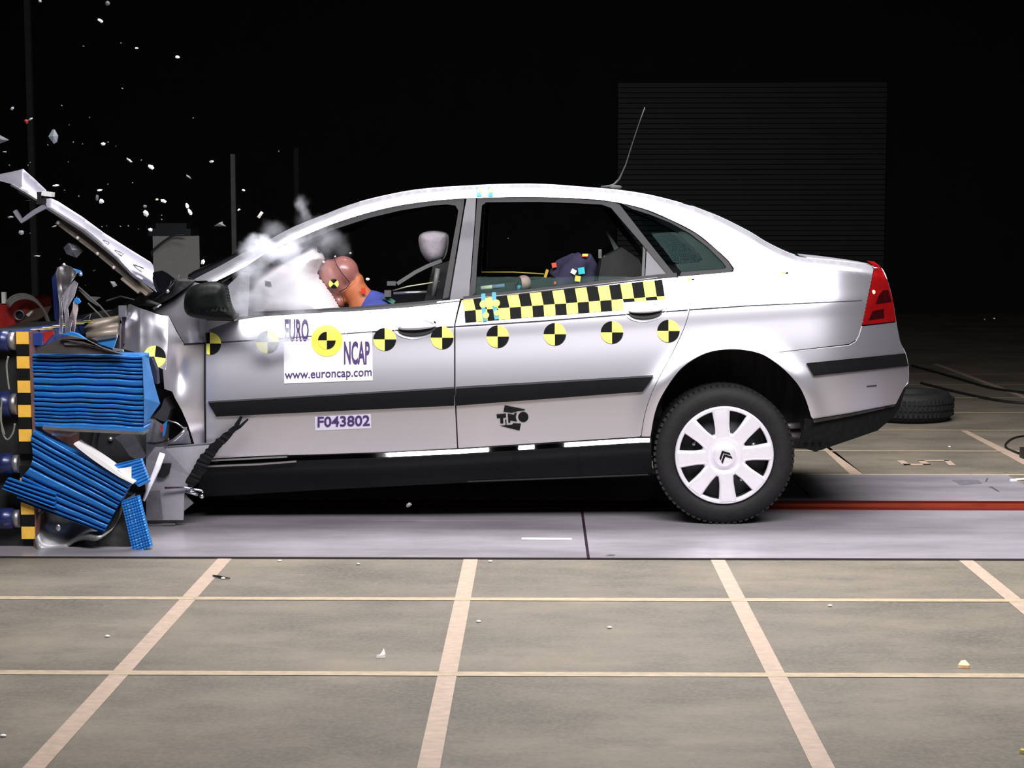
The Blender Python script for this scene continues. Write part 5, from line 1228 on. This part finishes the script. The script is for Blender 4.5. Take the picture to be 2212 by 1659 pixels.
for (x, y) in ((463, 1244), (482, 1249), (774 - 170, 1211), (774, 1218), (232, 1374), (1059, 1212), (1793, 1308), (2051, 965), (2095, 852), (1317, 1355), (1034, 1342), (774, 1218), (7, 1589)):
    if wsp is None:
        c0 = G(x, y, .004); q = MB(); q.sphere((0, 0, 0), (.009, .006, .004), seg=8, rings=5); wsp = q.build('floor_speck', mat('speck_white', (.75, .75, .72), .5)); wsp.location = c0; tag(wsp, 'tiny white speck of debris on the floor', 'debris', 'white specks on the floor')
    else:
        o = wsp.copy(); COL.objects.link(o); o.location = G(x, y, .004)

# ================================================================== SMOKE
def smoke():
    blobs = [  # px, py, Y offset, rx px, ry px, ry depth m, density
        (560, 540, -.02, 40, 30, .10, 26), (610, 552, -.01, 46, 26, .09, 22), (640, 530, .02, 36, 22, .09, 9), (590, 497, .04, 34, 22, .08, 2.4), (656, 458, .05, 16, 34, .06, 3.0), (685, 510, .06, 34, 38, .08, 2.0),
        (715, 530, .12, 36, 36, .1, 1.3), (545, 585, .0, 34, 28, .09, 10), (540, 640, -.03, 34, 50, .08, 8), (600, 625, .0, 50, 45, .08, 4.5), (640, 655, -.04, 70, 32, .06, 3.5), (520, 668, -.08, 34, 22, .07, 6), (582, 728, -.05, 52, 40, .06, 22), (700, 580, .05, 20, 26, .06, 2.5)]
    lo = P(470, 780, YB - .17); hi = P(775, 400, YB + .27)
    q = MB(); q.box((lo + hi) / 2, (hi.x - lo.x, .44, hi.z - lo.z)); 
    m = bpy.data.materials.new('airbag_smoke'); m.use_nodes = True; nt = m.node_tree; nt.nodes.clear()
    out = nt.nodes.new('ShaderNodeOutputMaterial'); vs = nt.nodes.new('ShaderNodeVolumePrincipled'); vs.inputs['Color'].default_value = (.90, .93, 1, 1); vs.inputs['Anisotropy'].default_value = .1
    tc = nt.nodes.new('ShaderNodeTexCoord'); nz = nt.nodes.new('ShaderNodeTexNoise'); nz.inputs['Scale'].default_value = 9; nz.inputs['Detail'].default_value = 4.5; nz.inputs['Roughness'].default_value = .62
    nt.links.new(tc.outputs['Object'], nz.inputs['Vector'])
    # warp coordinates a little so puffs get billowy edges
    n2 = nt.nodes.new('ShaderNodeTexNoise'); n2.inputs['Scale'].default_value = 12; n2.inputs['Detail'].default_value = 3; nt.links.new(tc.outputs['Object'], n2.inputs['Vector'])
    sb_ = nt.nodes.new('ShaderNodeVectorMath'); sb_.operation = 'SUBTRACT'; sb_.inputs[1].default_value = (.5, .5, .5); nt.links.new(n2.outputs['Color'], sb_.inputs[0])
    sc_ = nt.nodes.new('ShaderNodeVectorMath'); sc_.operation = 'SCALE'; sc_.inputs['Scale'].default_value = .16; nt.links.new(sb_.outputs[0], sc_.inputs[0])
    ad = nt.nodes.new('ShaderNodeVectorMath'); ad.operation = 'ADD'; nt.links.new(tc.outputs['Object'], ad.inputs[0]); nt.links.new(sc_.outputs[0], ad.inputs[1])
    acc = None
    for (px, py, dy, rx, rz, ry, den) in blobs:
        c0 = P(px, py, YB + dy)
        s1 = nt.nodes.new('ShaderNodeVectorMath'); s1.operation = 'SUBTRACT'; s1.inputs[1].default_value = c0; nt.links.new(ad.outputs[0], s1.inputs[0])
        s2 = nt.nodes.new('ShaderNodeVectorMath'); s2.operation = 'MULTIPLY'; s2.inputs[1].default_value = (1 / (rx * MPP * 1.25), 1 / (ry * 1.25), 1 / (rz * MPP * 1.25)); nt.links.new(s1.outputs[0], s2.inputs[0])
        ln_ = nt.nodes.new('ShaderNodeVectorMath'); ln_.operation = 'LENGTH'; nt.links.new(s2.outputs[0], ln_.inputs[0])
        mr = nt.nodes.new('ShaderNodeMapRange'); mr.interpolation_type = 'SMOOTHSTEP'; mr.inputs[1].default_value = 1; mr.inputs[2].default_value = .25; mr.inputs[3].default_value = 0; mr.inputs[4].default_value = den
        nt.links.new(ln_.outputs['Value'], mr.inputs[0])
        if acc is None: acc = mr.outputs[0]
        else:
            a_ = nt.nodes.new('ShaderNodeMath'); a_.operation = 'ADD'; nt.links.new(acc, a_.inputs[0]); nt.links.new(mr.outputs[0], a_.inputs[1]); acc = a_.outputs[0]
    nr = nt.nodes.new('ShaderNodeMapRange'); nr.inputs[1].default_value = .38; nr.inputs[2].default_value = .66; nr.inputs[3].default_value = .12; nr.inputs[4].default_value = 1.5; nt.links.new(nz.outputs['Fac'], nr.inputs[0])
    ml = nt.nodes.new('ShaderNodeMath'); ml.operation = 'MULTIPLY'; nt.links.new(acc, ml.inputs[0]); nt.links.new(nr.outputs[0], ml.inputs[1]); nt.links.new(ml.outputs[0], vs.inputs['Density'])
    nt.links.new(vs.outputs[0], out.inputs['Volume'])
    m.cycles.volume_step_rate = 0.6
    o = q.build('smoke_cloud', m); tag(o, 'white airbag smoke drifting out of the front window over the windscreen pillar', 'smoke', None, 'stuff')
smoke()
